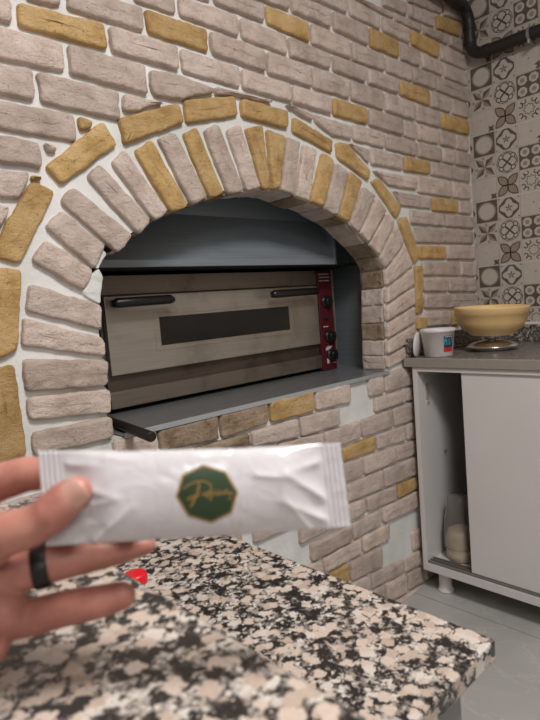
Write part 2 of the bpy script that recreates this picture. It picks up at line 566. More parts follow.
# --- course lines (bottom mortar line of each course) as seen on the wall, and brick extents
LN = {
    -8: [(405, -15), (470, 5)],
    -7: [(400, 0), (434, 13), (460, 22)],
    -6: [(370, 2), (405, 17), (434, 29), (463, 39)],
    -5: [(350, -2), (361, 3), (392, 21), (405, 26), (463, 54)],
    -4: [(300, -4), (345, 15), (379, 31), (408, 45), (436, 59), (465, 71)],
    -3: [(220, -12), (285, 11), (329, 30), (366, 47), (396, 59), (436, 75), (465, 87)],
    -2: [(160, -12), (206, 3), (262, 24), (307, 44), (349, 61), (382, 72), (405, 81), (434, 91), (466, 103)],
    -1: [(90, -10), (135, 4), (172, 16), (237, 39), (285, 57), (329, 71), (364, 84), (396, 95), (427, 107), (466, 119)],
    0: [(-30, -12), (22, 2), (64, 11), (135, 32), (206, 54.5), (262, 74), (309, 89), (347, 100), (381, 111), (412, 121), (440, 129), (467, 136)],
    1: [(-30, 18), (0, 24), (17, 29), (105, 52.5), (178, 73), (239, 90), (289, 104), (330, 116), (366, 126), (405, 138), (467, 152)],
    2: [(-30, 56), (0, 62), (61, 74), (135, 95), (180, 104), (312, 131), (350, 141), (382, 149), (414, 157), (467, 168)],
    3: [(-30, 92), (0, 96), (25, 102), (39, 104), (118, 122), (369, 165), (400, 171), (427, 175), (468, 183)],
    4: [(-30, 127), (0, 132), (58, 144), (75, 144), (380, 186), (405, 191), (440, 197), (469, 200)],
    5: [(-30, 161), (0, 166), (32, 170), (60, 172), (405, 207), (430, 211), (470, 215)],
    6: [(-30, 192), (0, 196), (29, 202), (405, 224), (471, 229)],
    7: [(410, 243), (472, 244)], 8: [(410, 259), (473, 260)], 9: [(415, 276), (474, 276)],
    10: [(415, 292), (475, 292)], 11: [(415, 309), (476, 307)], 12: [(415, 327), (476, 324)], 13: [(410, 347), (476, 342)],
    20: [(95, 441), (146, 429), (270, 397), (385, 370), (412, 362)],
    21: [(100, 460), (157, 452), (215, 440), (266, 423), (311, 411), (349, 402), (382, 393), (412, 384)],
    22: [(110, 475), (194, 459), (270, 442), (297, 437), (337, 425), (358, 418), (373, 412), (402, 402), (414, 398)],
    23: [(200, 482), (278, 464), (341, 446), (357, 438), (390, 427), (414, 419)],
    24: [(300, 474), (342, 461), (374, 450), (402, 441), (415, 437)],
    25: [(300, 497), (345, 482), (361, 475), (394, 461), (416, 453)],
    26: [(300, 520), (350, 500), (380, 488), (405, 478), (417, 473)],
    27: [(300, 545), (352, 520), (364, 512), (395, 499), (417, 487)],
    28: [(270, 580), (310, 561), (345, 543), (380, 523), (405, 512), (418, 506)],
    29: [(250, 608), (324, 572), (359, 553), (387, 539), (419, 525)],
    30: [(270, 618), (350, 580), (380, 566), (402, 556), (420, 546)],
    31: [(300, 622), (371, 587), (402, 572), (421, 563)],
    32: [(330, 628), (390, 600), (421, 581)],
    33: [(360, 634), (421, 600)],
}
ROWS = {
    -7: '405-440 441-466', -6: '380-405 406-433 434-458y 459-467', -5: '352-392 393-420 421-446 447-467',
    -4: '296-345 346-379 380-408 409-437y 438-467', -3: '235-287 288-329 330-366 367-397y 398-418 419-441 442-467',
    -2: '160-210 210-263 263-308y 308-349 349-383 383-410 410-434 434-467',
    -1: '130-175 175-238 238-286 286-329 330-364 365-397 397-428y 428-449 450-467',
    0: '20-61 62-143 143-207y 207-264 264-310 309-348 348-382 382-413 413-439 439-467y',
    1: '-30-13 14-106y 106-178 178-239 239-290 289-330 330-366y 366-401 401-415 415-437 437-453 453-467',
    2: '-22-64 65-146 350-383 383-415 415-440 440-453 453-468',
    3: '-22-35 35-119 368-401 401-428y 428-468', 4: '-30-76 415-450 450-469', 5: '-22-41 430-456y 456-470',
    6: '408-443 443-472', 7: '412-472', 8: '416-444y 444-473', 9: '420-458 458-474', 10: '421-446 446-475', 11: '422-476',
    12: '423-449 449-457y 457-476',
    21: '110-156 156-217b 217-267b 267-312y 312-349 366-382 382-413',
    22: '110-170 170-192y 193-248b 248-297 297-338 372-403 403-415',
    23: '150-214 214-277b 277-322 322-359 359-391 391-415', 24: '296-339 340-374y 374-404 404-416',
    25: '330-361 361-394 394-416', 26: '345-381 381-417', 27: '334-364 364-395 395-417y', 28: '308-350 350-380 380-418',
    29: '274-321 321-360 360-388', 30: '300-328 328-348y 348-381 410-420', 31: '329-369 369-402 402-421',
    32: '359-384 384-405 405-421', 33: '390-421',
}


def ly(line, x):
    if x <= line[0][0]: a, b = line[0], line[1]
    elif x >= line[-1][0]: a, b = line[-2], line[-1]
    else:
        for a, b in zip(line[:-1], line[1:]):
            if a[0] <= x <= b[0]: break
    return a[1] + (b[1] - a[1]) * (x - a[0]) / (b[0] - a[0]) + 1.2


import re
for r, txt in ROWS.items():
    top, bot = LN[r - 1], LN[r]
    for tok in txt.split():
        m = re.match(r'(-?\d+)-(\d+)([yb]?)', tok)
        x0, x1, c = int(m[1]), int(m[2]), MAPC[m[3] or 'c']
        # joints run square to the courses on the wall
        q = []
        for xa in (x0, x1):
            yt, yb = ly(top, xa), ly(bot, xa)
            mid = wallxz(xa, (yt + yb) / 2)
            zt, zb = wallxz(xa, yt)[1], wallxz(xa, yb)[1]
            q.append(((mid[0], zt), (mid[0], zb)))
        mx = 0.5 * (x0 + x1)
        W.brick([q[0][1], q[1][1], q[1][0], q[0][0]], c, gap=0.0052 if r < 20 else 0.0045)

EXPL = [
    ('c', [(148, 71), (175, 76), (211, 90), (211, 95), (180, 100), (172, 101), (152, 96), (148, 85)]),
    ('c', [(213, 88), (240, 94), (270, 103), (256, 103), (235, 97), (213, 96)]),
    ('c', [(121, 95), (137, 98), (162, 105), (150, 107), (135, 112), (121, 113)]),
    ('c', [(283, 105), (310, 114), (310, 122), (295, 114)]),
    ('c', [(312, 115), (349, 127), (349, 140), (330, 136), (320, 128), (313, 122)]),
    ('c', [(347, 144), (367, 150), (367, 164)]),
    ('c', [(371, 171), (414, 178), (414, 190), (388, 186)]),
    ('c', [(391, 191), (429, 198), (429, 209), (400, 206)]),
    ('y', [(77, 118), (90, 122), (90, 130), (78, 131)]),
    ('c', [(42, 143), (50, 145), (56, 150), (53, 154), (44, 153)]),
    ('c', [(-14, 171), (26, 173), (28, 180), (17, 200), (-14, 196)]),
    ('c', [(-14, 204), (9, 207), (1, 227), (-14, 232)]),
    ('y', [(31, 176), (38, 176), (41, 181), (30, 181)]),
]
RING = [
    [(-16, 371), (13, 364), (26, 455), (-12, 466)], [(-30, 266), (20, 270), (17, 350), (-22, 366)],
    [(30, 181), (54, 192), (19, 264), (-4, 258), (-4, 240)], [(43, 168), (100, 122), (116, 145), (60, 186)],
    [(117, 119), (176, 104), (182, 124), (122, 146)], [(181, 101), (232, 97), (236, 117), (184, 125)],
    [(239, 99), (285, 112), (286, 130), (240, 118)], [(291, 117), (330, 141), (330, 154), (291, 133)],
    [(334, 143), (345, 145), (368, 172), (366, 181), (335, 158)], [(369, 182), (376, 179), (399, 208), (394, 219)],
    [(396, 220), (404, 217), (417, 257), (412, 264)], [(413, 266), (420, 266), (421, 312), (414, 314)],
    [(415, 317), (424, 317), (424, 330), (415, 330)],
]
for c, P in EXPL:
    W.brick([wallxz(*p) for p in P], MAPC[c], rad=0.009)
for P in ([(80, 292), (88, 276), (98, 268), (102, 276), (100, 304), (89, 300)], [(94, 270), (102, 250), (106, 254), (101, 264)]):
    W.brick([wallxz(*p) for p in P], 0, h=0.007, rad=0.006)
for P in RING:
    W.brick([wallxz(*p) for p in P], Y_, rad=0.011, h=0.015)

# voussoirs: outer-a, outer-b, inner-b, inner-a going clockwise round the arch from the lower left
VOU = [
    ('c', (32, 457), (29, 432), (110, 415), (112, 438)), ('c', (27, 421), (24, 397), (108, 388), (110, 413)),
    ('c', (24, 392), (21, 358), (106, 360), (106, 386)), ('c', (20, 346), (21, 317), (103, 338), (105, 357)),
    ('c', (23, 311), (28, 283), (100, 305), (101, 331)), ('c', (29, 261), (44, 239), (92, 270), (82, 293)),
    ('c', (43, 228), (59, 210), (104, 246), (93, 270)), ('c', (58, 203), (71, 186), (132, 236), (116, 254)),
    ('c', (85, 178), (97, 163), (150, 221), (137, 236)), ('c', (109, 163), (122, 150), (167, 213), (152, 222)),
    ('y', (132, 152), (149, 140), (187, 207), (169, 214)), ('c', (155, 139), (173, 133), (206, 199), (189, 206)),
    ('y', (180, 134), (195, 128), (222, 194), (208, 200)), ('c', (201, 131), (216, 125), (242, 191), (226, 196)),
    ('c', (224, 130), (238, 125), (259, 190), (244, 192)), ('y', (243, 129), (260, 126), (268, 191), (260, 191)),
    ('y', (264, 130), (283, 137), (277, 191), (270, 191)), ('c', (285, 137), (298, 143), (292, 196), (278, 191)),
    ('c', (301, 144), (314, 151), (307, 203), (293, 197)), ('y', (320, 153), (332, 161), (321, 208), (308, 202)),
    ('c', (333, 163), (346, 172), (335, 217), (322, 209)), ('y', (347, 172), (360, 182), (346, 223), (336, 217)),
    ('c', (361, 187), (373, 196), (356, 234), (347, 224)), ('c', (375, 198), (384, 211), (366, 243), (357, 233)),
    ('c', (385, 213), (393, 223), (377, 256), (367, 244)), ('c', (394, 224), (402, 243), (383, 269), (378, 257)),
    ('c', (403, 246), (411, 266), (384, 287), (383, 271)), ('c', (411, 268), (412, 285), (384, 304), (384, 289)),
    ('c', (412, 287), (413, 304), (384, 322), (384, 306)), ('c', (413, 306), (413, 322), (385, 339), (384, 324)),
    ('c', (413, 324), (412, 340), (385, 355), (385, 341)), ('c', (412, 342), (409, 356), (386, 369), (385, 357)),
]
INNER = []
for i, (c, oa, ob, ib, ia) in enumerate(VOU):
    if i < 15:   # listed so that inner edge runs ib..ia against the walk
        a_in, b_in = (ia, ib)
    else:
        a_in, b_in = (ia, ib)
    quad = [wallxz(*p) for p in (oa, ob, ib, ia)]
    W.brick(quad, MAPC[c], rad=0.011, gap=0.0008, h=0.015)
    INNER.append((np.array(wallxz(*a_in)), np.array(wallxz(*b_in))))
# the walk order of each inner edge: left jamb goes up, crown left to right, right jamb goes down
CEN = np.array([-1.23, 1.15])


def ang(p):
    d = p - CEN
    return math.atan2(d[0], d[1])   # clockwise from up


EDGES = []
for a, b in INNER:
    EDGES.append((a, b) if ang(a) < ang(b) else (b, a))
# soffit bricks lining the opening
REV = 0.104
for a, b in EDGES:
    t = b - a; L = np.linalg.norm(t); t = t / L
    nin = np.array([t[1], -t[0]])
    if nin.dot(CEN - (a + b) / 2) < 0: nin = -nin
    U = np.array([t[0], 0, t[1]]); V = np.array([0, 1.0, 0]); N = np.array([nin[0], 0, nin[1]])
    o = np.array([a[0], 0, a[1]]) - N * 0.009
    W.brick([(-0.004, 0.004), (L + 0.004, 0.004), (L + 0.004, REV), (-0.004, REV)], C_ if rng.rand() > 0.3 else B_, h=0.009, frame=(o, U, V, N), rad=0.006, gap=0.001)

# remaining courses where the photo shows none (out of frame, behind the counters and the sachet)
SLAB_EDGE = [(-40, 515), (19, 500), (88, 480), (228, 540), (253, 545), (315, 573), (405, 608), (430, 617)]


def visible(x, z):
    q = project((x, 0, z))
    if q is None: return False
    px, py = q
    if not (-3 < px < 543 and -2 < py < 722): return False
    if x > -0.605 and z < 0.96: return False
    if 45 < px < 340 and 462 < py < 545: return False
    if px < 60 and py > 472: return False
    if px < 228 and py > 475: return False
    if px >= 228 and py > ly(SLAB_EDGE, px) + 6: return False
    return True


def covered(x, z):
    for q, lo, hi in W.polys:
        if lo[0] - .006 < x < hi[0] + .006 and lo[1] - .006 < z < hi[1] + .006:
            c = False
            for k in range(len(q)):
                (x0_, z0_), (x1_, z1_) = q[k - 1], q[k]
                if (z0_ > z) != (z1_ > z) and x < (x1_ - x0_) * (z - z0_) / (z1_ - z0_) + x0_: c = not c
            if c: return True
    return False


row = 0; z = 0.004
while z < 2.62:
    free = []
    x = -3.7
    while x < -0.006:
        bad = (-2.01 < x < -0.42 and 0.83 < z + 0.03 < 1.72) or any(visible(x, z + v) or covered(x, z + v) for v in (0.004, 0.031, 0.058))
        if not bad:
            if free and abs(free[-1][1] - x) < 1e-6: free[-1][1] = x + 0.012
            else: free.append([x, x + 0.012])
        x += 0.012
    for a, b in free:
        x = a + 0.002
        first = True
        while b - x > 0.035:
            L = 0.16 + 0.07 * rng.rand()
            if first and row % 2 and b - a > 0.5: L *= 0.55
            first = False
            x1 = min(x + L, b)
            if b - x1 < 0.05: x1 = b
            oc = Y_ if (rng.rand() < 0.12 and (z > 1.9 or x < -2.3)) else C_
            W.brick([(x, z), (x1, z), (x1, z + 0.0625), (x, z + 0.0625)], oc, gap=0.004, step=0.02)
            x = x1
    z += 0.0655; row += 1

# mortar bed with the arched opening
loop = []
for k, (a, b) in enumerate(EDGES):
    for p in ((a, b) if k == 0 else ((a + b) / 2, b)):
        d = p - CEN; loop.append(np.array(p) + d / np.linalg.norm(d) * 0.0085)
loop[0][1] = 0.858; loop[-1][1] = 0.858
# keep the loop monotone
bm = bmesh.new()
OUT = [(-3.8, 0.0), (0.0, 0.0), (0.0, 2.62), (-3.8, 2.62)]
ov = [bm.verts.new((x, 0, z)) for x, z in OUT]
iv = [bm.verts.new((p[0], 0, p[1])) for p in loop]
es = [bm.edges.new((ov[i], ov[(i + 1) % 4])) for i in range(4)]
es += [bm.edges.new((iv[i], iv[(i + 1) % len(iv)])) for i in range(len(iv))]
res = bmesh.ops.triangle_fill(bm, edges=es, use_beauty=True, normal=(0, -1, 0))
bm.normal_update()
for f in list(bm.faces):
    if f.normal.y > 0: f.normal_flip()
ib = [bm.verts.new((p[0], 0.108, p[1])) for p in loop]
n = len(iv)
for i in range(n):
    bm.faces.new([iv[i], iv[(i + 1) % n], ib[(i + 1) % n], ib[i]])
bm.verts.index_update()
b0 = len(W.v)
for v in bm.verts: W.v.append(tuple(v.co))
for f in bm.faces:
    W.f.append(tuple(b0 + v.index for v in f.verts)); W.mi.append(0); W.tint.append(0.5)
bm.free()
me = bpy.data.meshes.new('wall_back')
me.from_pydata(W.v, [], W.f)
for m in (M_MORTAR, M_BRICK, M_OCHRE, M_SCORCH): me.materials.append(m)
me.polygons.foreach_set('material_index', W.mi)
me.polygons.foreach_set('use_smooth', [mi > 0 for mi in W.mi])
at_ = me.attributes.new('tint', 'FLOAT', 'FACE')
at_.data.foreach_set('value', W.tint)
wall_back = bpy.data.objects.new('wall_back', me); COL.objects.link(wall_back)
tag(wall_back, 'beige and ochre brick wall with an arched oven opening', 'wall', kind='structure')

# ------------------------------------------------------------------ tiled wall (x = 0)
bm = bmesh.new()
CW = 0.095; CH = 0.0922; Y0 = -0.021; ZT = 1.783
TX = -0.0012   # glaze face


def f2(pts, mi, lift):
    """flat inlay on the tile face; pts are (y, z)"""
    vs = [bm.verts.new((TX - lift, y, z)) for y, z in pts]
    f = bm.faces.new(vs); f.material_index = mi
    f.normal_update()
    if f.normal.x > 0: f.normal_flip()


def ringp(cy, cz, r, k=20, ph=0.0, sy=1, sz=1):
    return [(cy + r * sy * math.cos(ph + 2 * math.pi * i / k), cz + r * sz * math.sin(ph + 2 * math.pi * i / k)) for i in range(k)]


def stroke(pts, w_, mi, lift, closed=False):
    n_ = len(pts); ia, ib_ = [], []
    for i in range(n_):
        a = pts[(i - 1) % n_] if (closed or i > 0) else pts[i]
        b = pts[(i + 1) % n_] if (closed or i < n_ - 1) else pts[i]
        dx, dy = b[0] - a[0], b[1] - a[1]; L = math.hypot(dx, dy) + 1e-9
        nx, ny = -dy / L * w_ / 2, dx / L * w_ / 2
        ia.append((pts[i][0] + nx, pts[i][1] + ny)); ib_.append((pts[i][0] - nx, pts[i][1] - ny))
    rngi = range(n_ if closed else n_ - 1)
    for i in rngi:
        j = (i + 1) % n_
        f2([ia[i], ia[j], ib_[j], ib_[i]], mi, lift)


def motif(kind, y, z, s, cut=None):
    """one patterned cell, y decreasing to the right; (y, z) its top-left corner"""
    cy, cz = y - CW / 2, z - CH / 2
    h = CW / 2; k = CH / 2
    P = lambda u, v: (cy - u * h, cz + v * k)
    sq = [P(-.96, -.96), P(.96, -.96), P(.96, .96), P(-.96, .96)]
    A = 0.0003
    if kind == 0:      # pale disc on a dark square
        f2(sq, 1, A); f2([P(.84 * math.cos(t), .84 * math.sin(t)) for t in np.linspace(0, 2 * math.pi, 25)[:-1]], 2, 2 * A)
        f2([P(.72 * math.cos(t), .72 * math.sin(t)) for t in np.linspace(0, 2 * math.pi, 25)[:-1]], 3, 3 * A)
    elif kind == 1:    # pinwheel
        f2(sq, 3, A)
        for q in range(4):
            a = math.pi / 4 + q * math.pi / 2
            c1, s1 = math.cos(a), math.sin(a)
            tip = (1.22 * c1, 1.22 * s1); l = (.62 * math.cos(a + .55), .62 * math.sin(a + .55)); r = (.62 * math.cos(a - .55), .62 * math.sin(a - .55))
            f2([P(0, 0), P(*l), P(*tip)], 1, 2 * A); f2([P(0, 0), P(*tip), P(*r)], 2, 2 * A)
            b = q * math.pi / 2
            f2([P(.93 * math.cos(b), .93 * math.sin(b)), P(.93 * math.cos(b) - .3 * math.sin(b) * 1 - .12 * math.cos(b), .93 * math.sin(b) + .3 * math.cos(b) - .12 * math.sin(b)), P(.6 * math.cos(b), .6 * math.sin(b))], 2, 2 * A)
    elif kind == 2:    # faded cell with a corner ornament
        f2(sq, 3, A)
        for (u, v, q) in ((.72, -.72, .24), (-.2, .2, .12), (-.5, -.35, .1)):
            f2([P(u + q, v), P(u, v + q), P(u - q, v), P(u, v - q)], 1 if q > .2 else 0, 2 * A)
        for q in range(4):
            a = q * math.pi / 2 + .78
            stroke([P(.72 + .12 * math.cos(a), -.72 + .12 * math.sin(a)), P(.72 + .33 * math.cos(a), -.72 + .33 * math.sin(a))], .005, 1, 2 * A)
    elif kind == 3:    # lozenge frame with a star flower
        f2(sq, 3, A)
        oct_ = [P(.93 * math.cos(t), .93 * math.sin(t)) for t in np.arange(8) * math.pi / 4 + .0]
        f2([P(.9, .25), P(.25, .9), P(-.25, .9), P(-.9, .25), P(-.9, -.25), P(-.25, -.9), P(.25, -.9), P(.9, -.25)], 1, 2 * A)
        pts = []
        for i in range(32):
            t = 2 * math.pi * i / 32; r = .66 + .14 * math.cos(4 * t)
            pts.append(P(r * math.cos(t), r * math.sin(t)))
        f2(pts, 3, 3 * A)
        for q in range(5):
            a = q * 2 * math.pi / 5 + .3
            f2([P(0, 0), P(.2 * math.cos(a + .35), .2 * math.sin(a + .35)), P(.4 * math.cos(a), .4 * math.sin(a)), P(.2 * math.cos(a - .35), .2 * math.sin(a - .35))], 1, 4 * A)
        for u, v in ((.85, .85), (-.85, .85), (.85, -.85), (-.85, -.85)):
            f2([P(u + .08, v), P(u, v + .08), P(u - .08, v), P(u, v - .08)], 1, 2 * A)
    elif kind == 4:    # four circles in a ring
        f2(sq, 3, A)
        for q in range(4):
            a = q * math.pi / 2 + math.pi / 4 * 0
            u, v = .44 * math.cos(a), .44 * math.sin(a)
            stroke([P(u + .36 * math.cos(t), v + .36 * math.sin(t)) for t in np.linspace(0, 2 * math.pi, 17)[:-1]], .0042, 1, 2 * A, True)
            a2 = a + math.pi / 4
            stroke([P(.72 * math.cos(a2) + .2 * math.cos(t), .72 * math.sin(a2) + .2 * math.sin(t)) for t in np.linspace(a2 - 1.9, a2 + 1.9, 9)], .0036, 1, 2 * A)
        stroke([P(.9 * math.cos(t), .9 * math.sin(t)) for t in np.linspace(0, 2 * math.pi, 25)[:-1]], .0025, 1, 2 * A, True)
        f2([P(.13, 0), P(0, .13), P(-.13, 0), P(0, -.13)], 1, 3 * A)
    elif kind == 5:    # four petals
        f2(sq, 3, A)
        for q in range(4):
            a = q * math.pi / 2 + math.pi / 4
            pet = []
            for t in np.linspace(0, 1, 10): pet.append((1.22 * t, .34 * math.sin(math.pi * t ** .9)))
            for t in np.linspace(1, 0, 10)[1:-1]: pet.append((1.22 * t, -.34 * math.sin(math.pi * t ** .9)))
            pp = [P(u * math.cos(a) - v * math.sin(a), u * math.sin(a) + v * math.cos(a)) for u, v in pet]
            f2(pp, 4, 2 * A); stroke(pp, .0048, 1, 3 * A, True)
    elif kind == 6:    # pale star cell
        f2(sq, 3, A)
        f2([P(.98, -.35), P(.98, -.95), P(.62, -.95), P(.78, -.68), P(.5, -.55)], 1, 2 * A)
        f2([P(.2, .1), P(.1, .2), P(0, .1), P(.1, 0)], 4, 2 * A)
    elif kind == 7:    # four octagons on dark
        f2(sq, 1, A)
        for u in (-.47, .47):
            for v in (-.47, .47):
                f2([P(u + .41 * math.cos(t), v + .41 * math.sin(t)) for t in np.arange(8) * math.pi / 4 + math.pi / 8], 3, 2 * A)
                f2([P(u + .2 * math.cos(t), v + .2 * math.sin(t)) for t in np.arange(8) * math.pi / 4], 4, 3 * A)
    else:              # scrolls round a star
        f2(sq, 3, A)
        st = []
        for i in range(16):
            r = .5 if i % 2 == 0 else .34
            st.append(P(r * math.cos(i * math.pi / 8), r * math.sin(i * math.pi / 8)))
        stroke(st, .0036, 1, 2 * A, True)
        for q in range(4):
            a = q * math.pi / 2 + math.pi / 4
            for sg in (-1, 1):
                pts = []
                for i in range(14):
                    t = i / 13 * 4.4; r = .05 + .055 * t
                    pts.append(P(.82 * math.cos(a + sg * .32) + r * math.cos(a + sg * (t + 1)), .82 * math.sin(a + sg * .32) + r * math.sin(a + sg * (t + 1))))
                stroke(pts, .0045, 1, 2 * A)


PAT = [[0, 1, 2], [3, 4, 5], [6, 7, 8], [5, 2, 3]]
ZB, YB = 0.0, -3.4
# base slab and grout
box(bm, -0.0004, 0.02, YB, 0.0, ZB, 2.62, 4 if False else 5)
TH = 3 * CH
rt = -4
while True:
    zt = ZT - rt * TH
    rt += 1
    if zt - TH > 2.62: continue
    if zt < 0.05: break
    z1 = min(zt - 0.0012, 2.61); z0 = max(zt - TH + 0.0012, 0.002)
    box(bm, TX, -0.0002, YB, -0.004, z0, z1, 0)
    for r in range(3):
        zc = zt - r * CH
        if zc > 2.62 or zc - CH < 0.9: continue
        # narrow cut cell in the corner
        f2([(-0.005, zc - CH * .1), (Y0, zc - CH * .1), (Y0, zc - CH * .9), (-0.005, zc - CH * .9)], 3, .0003)
        if r < 2:
            f2([(-0.008, zc - CH * .3), (-0.018, zc - CH * .5), (-0.008, zc - CH * .7)], 1, .0006)
        for c in range(9):
            motif(PAT[c % 4][r], Y0 - c * CW, zc, 1)
o = link('wall_right', bm, [M_TILE, M_TILE_D, M_TILE_M, M_TILE_L, M_TILE_M, M_GROUT])
tag(o, 'wall of patterned grey cement-look tiles', 'wall', kind='structure')
# the corner joint
bm = bmesh.new(); box(bm, -0.006, 0.0, -0.007, 0.0, 0.0, 2.6)
tag(link('trim_1', bm, M_GROUT), 'pale joint in the corner of the two walls', 'trim', kind='structure')

# ------------------------------------------------------------------ rest of the shell
bm = bmesh.new(); box(bm, -3.8, 0.02, -3.4, 0.02, -0.05, 0.0)
tag(link('floor', bm, M_FLOOR), 'grey stone-look floor tiles', 'floor', kind='structure')
bm = bmesh.new(); box(bm, -3.8, 0.02, -3.4, 0.02, 2.62, 2.66)
tag(link('ceiling', bm, M_CEIL), 'pale ceiling', 'ceiling', kind='structure')
bm = bmesh.new(); box(bm, -3.85, -3.8, -3.4, 0.02, 0, 2.62)
tag(link('wall_left', bm, M_PAINT), 'plain pale wall', 'wall', kind='structure')
bm = bmesh.new(); box(bm, -3.85, 0.02, -3.45, -3.4, 0, 2.62)
tag(link('wall_front', bm, M_PAINT), 'plain pale wall behind the viewer', 'wall', kind='structure')

# ------------------------------------------------------------------ steel niche
SZ = 0.868
NX0, NX1 = -1.90, -0.61
niche = empty('steel_niche', (-1.25, 0.2, SZ), 'grey steel lining of the arched niche, its shelf running along the brick sill', 'steel lining')
bm = bmesh.new()
xl, xr = -1.757, -0.702
# shelf: front lip between the jambs, plate behind
prism(bm, [(xl, -0.012, SZ - 0.007), (xr, -0.012, SZ - 0.007), (xr, -0.012, SZ), (xl, -0.012, SZ)],
      [(xl, 0.112, SZ - 0.007), (xr, 0.112, SZ - 0.007), (xr, 0.112, SZ), (xl, 0.112, SZ)])
box(bm, NX0, NX1, 0.112, 0.80, SZ - 0.007, SZ)
link('shelf', bm, M_SHELF, niche, world=True)
boxo('front_lip', (xl, xr, -0.0165, -0.012, SZ - 0.012, SZ + 0.0015), M_LIP, niche, bevel=0.0015)
boxo('side_panel', (NX1, NX1 + 0.004, 0.112, 0.80, SZ, 1.56), M_LINER, niche)
boxo('side_panel', (NX0 - 0.004, NX0, 0.112, 0.80, SZ, 1.56), M_LINER, niche)
boxo('back_panel', (NX0, NX1, 0.80, 0.804, SZ, 1.56), M_LINER, niche)
boxo('top_panel', (NX0, NX1, 0.112, 0.80, 1.56, 1.564), M_LINER, niche)

hood = empty('extractor_hood', (-1.35, 0.2, 1.27), 'dark sloping steel extractor hood filling the top of the arch', 'extractor hood')
HX1 = -0.785
bm = bmesh.new()
prism(bm, [(NX0 + .002, 0.14, 1.285), (NX0 + .002, 0.143, 1.285), (NX0 + .002, 0.203, 1.425), (NX0 + .002, 0.20, 1.425)],
      [(HX1, 0.14, 1.285), (HX1, 0.143, 1.285), (HX1, 0.203, 1.425), (HX1, 0.20, 1.425)])
link('sloping_panel', bm, M_HOOD, hood, world=True)
boxo('lip', (NX0 + .002, HX1, 0.136, 0.146, 1.266, 1.287), M_HOOD, hood, bevel=0.002)
boxo('upper_panel', (NX0 + .002, NX1 - .002, 0.20, 0.206, 1.425, 1.555), M_HOOD, hood)
boxo('flange', (HX1, HX1 + 0.012, 0.134, 0.215, 1.266, 1.425), M_SHELF, hood, bevel=0.001)
boxo('end_panel', (HX1 + 0.012, NX1 - .002, 0.205, 0.211, 1.266, 1.425), M_HOOD, hood)
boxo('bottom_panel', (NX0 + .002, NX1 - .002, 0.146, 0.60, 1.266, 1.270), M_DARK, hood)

# ------------------------------------------------------------------ oven
OX0, OX1 = -1.652, -0.679
OY = 0.258
oven = empty('pizza_oven', (-1.165, OY + .2, SZ), 'stainless deck oven with a window, black handles and red control strip, inside the arch', 'oven')
boxo('body', (OX0, OX1, OY + 0.006, 0.78, SZ + 0.014, 1.255), M_OVEN_D, oven)
for fx in (OX0 + 0.06, OX1 - 0.06):
    for fy in (OY + 0.08, 0.72):
        bm = bmesh.new(); lathe(bm, [(0, 0.0005), (0.02, 0.0005), (0.018, 0.0138), (0, 0.0138)], 20, (fx, fy, SZ))
        link('foot', bm, M_BLACK, oven, world=True)
boxo('top_fascia', (OX0, -0.768, OY - 0.012, OY + 0.006, 1.200, 1.255), M_OVEN_D, oven, bevel=0.002)
boxo('lower_band', (OX0, -0.768, OY - 0.002, OY + 0.006, 0.928, 0.985), M_OVEN_B, oven)
boxo('base_panel', (OX0, -0.768, OY - 0.014, OY + 0.006, SZ + 0.014, 0.931), M_OVEN_D, oven, bevel=0.003)
door = boxo('door', (OX0 + .006, -0.778, OY - 0.022, OY - 0.002, 0.976, 1.197), M_OVEN, oven, bevel=0.003)
bm = bmesh.new(); box(bm, -1.478, -0.938, OY - 0.0235, OY - 0.02, 1.045, 1.129)
link('window', bm, M_GLASS_D, door, world=True, bevel=0.001)
# pressed rim round the glass
bm = bmesh.new()
for b in ((-1.496, -1.487, 1.030, 1.142), (-0.927, -0.918, 1.030, 1.142), (-1.487, -0.927, 1.030, 1.036), (-1.487, -0.927, 1.136, 1.142)):
    box(bm, b[0], b[1], OY - 0.0238, OY - 0.021, b[2], b[3])
link('window_rim', bm, M_OVEN, door, world=True, bevel=0.001)


def handle(x0, x1, z, post_x):
    yb = OY - 0.022
    bm = bmesh.new()
    pts = [Vector((x0, yb - 0.042, z - 0.002)), Vector((x0 + 0.012, yb - 0.047, z)), Vector((x1 - 0.012, yb - 0.047, z + 0.002)), Vector((x1, yb - 0.042, z))]
    tube(bm, pts, [0.009, 0.0135, 0.0135, 0.009], 16)
    h = link('handle', bm, M_BLACK, door, smooth=True, world=True)
    h['label'] = 'black handle'
    bm = bmesh.new()
    tube(bm, [(post_x, yb + 0.002, z), (post_x, yb - 0.045, z)], 0.011, 14)
    link('post', bm, M_BLACK, h, smooth=True, world=True)
    return h


handle(-1.645, -1.452, 1.176, -1.618)
handle(-1.058, -0.822, 1.174, -0.85)
cp = boxo('control_panel', (-0.766, OX1, OY - 0.016, OY + 0.006, SZ + 0.004, 1.252), M_RED, oven, bevel=0.002)
cp['label'] = 'red control strip'
bm = bmesh.new(); box(bm, OX1 - 0.006, OX1 + 0.0015, OY - 0.018, OY + 0.004, SZ + 0.004, 1.253)
link('panel_edge', bm, M_OVEN, cp, world=True)


def knob(x, z, r=0.024):
    bm = bmesh.new(); y = OY - 0.016
    lathe(bm, [(0, -0.001), (r, -0.001), (r * 1.02, 0.006), (r * .8, 0.010), (r * .76, 0.022), (r * .66, 0.026), (0, 0.026)], 28, (x, y, z), axis=(0, -1, 0))
    box(bm, x - 0.005, x + 0.005, y - 0.032, y - 0.02, z - r * .8, z + r * .8)
    k = link('knob', bm, M_BLACK, cp, world=True, bevel=0.001)
    return k


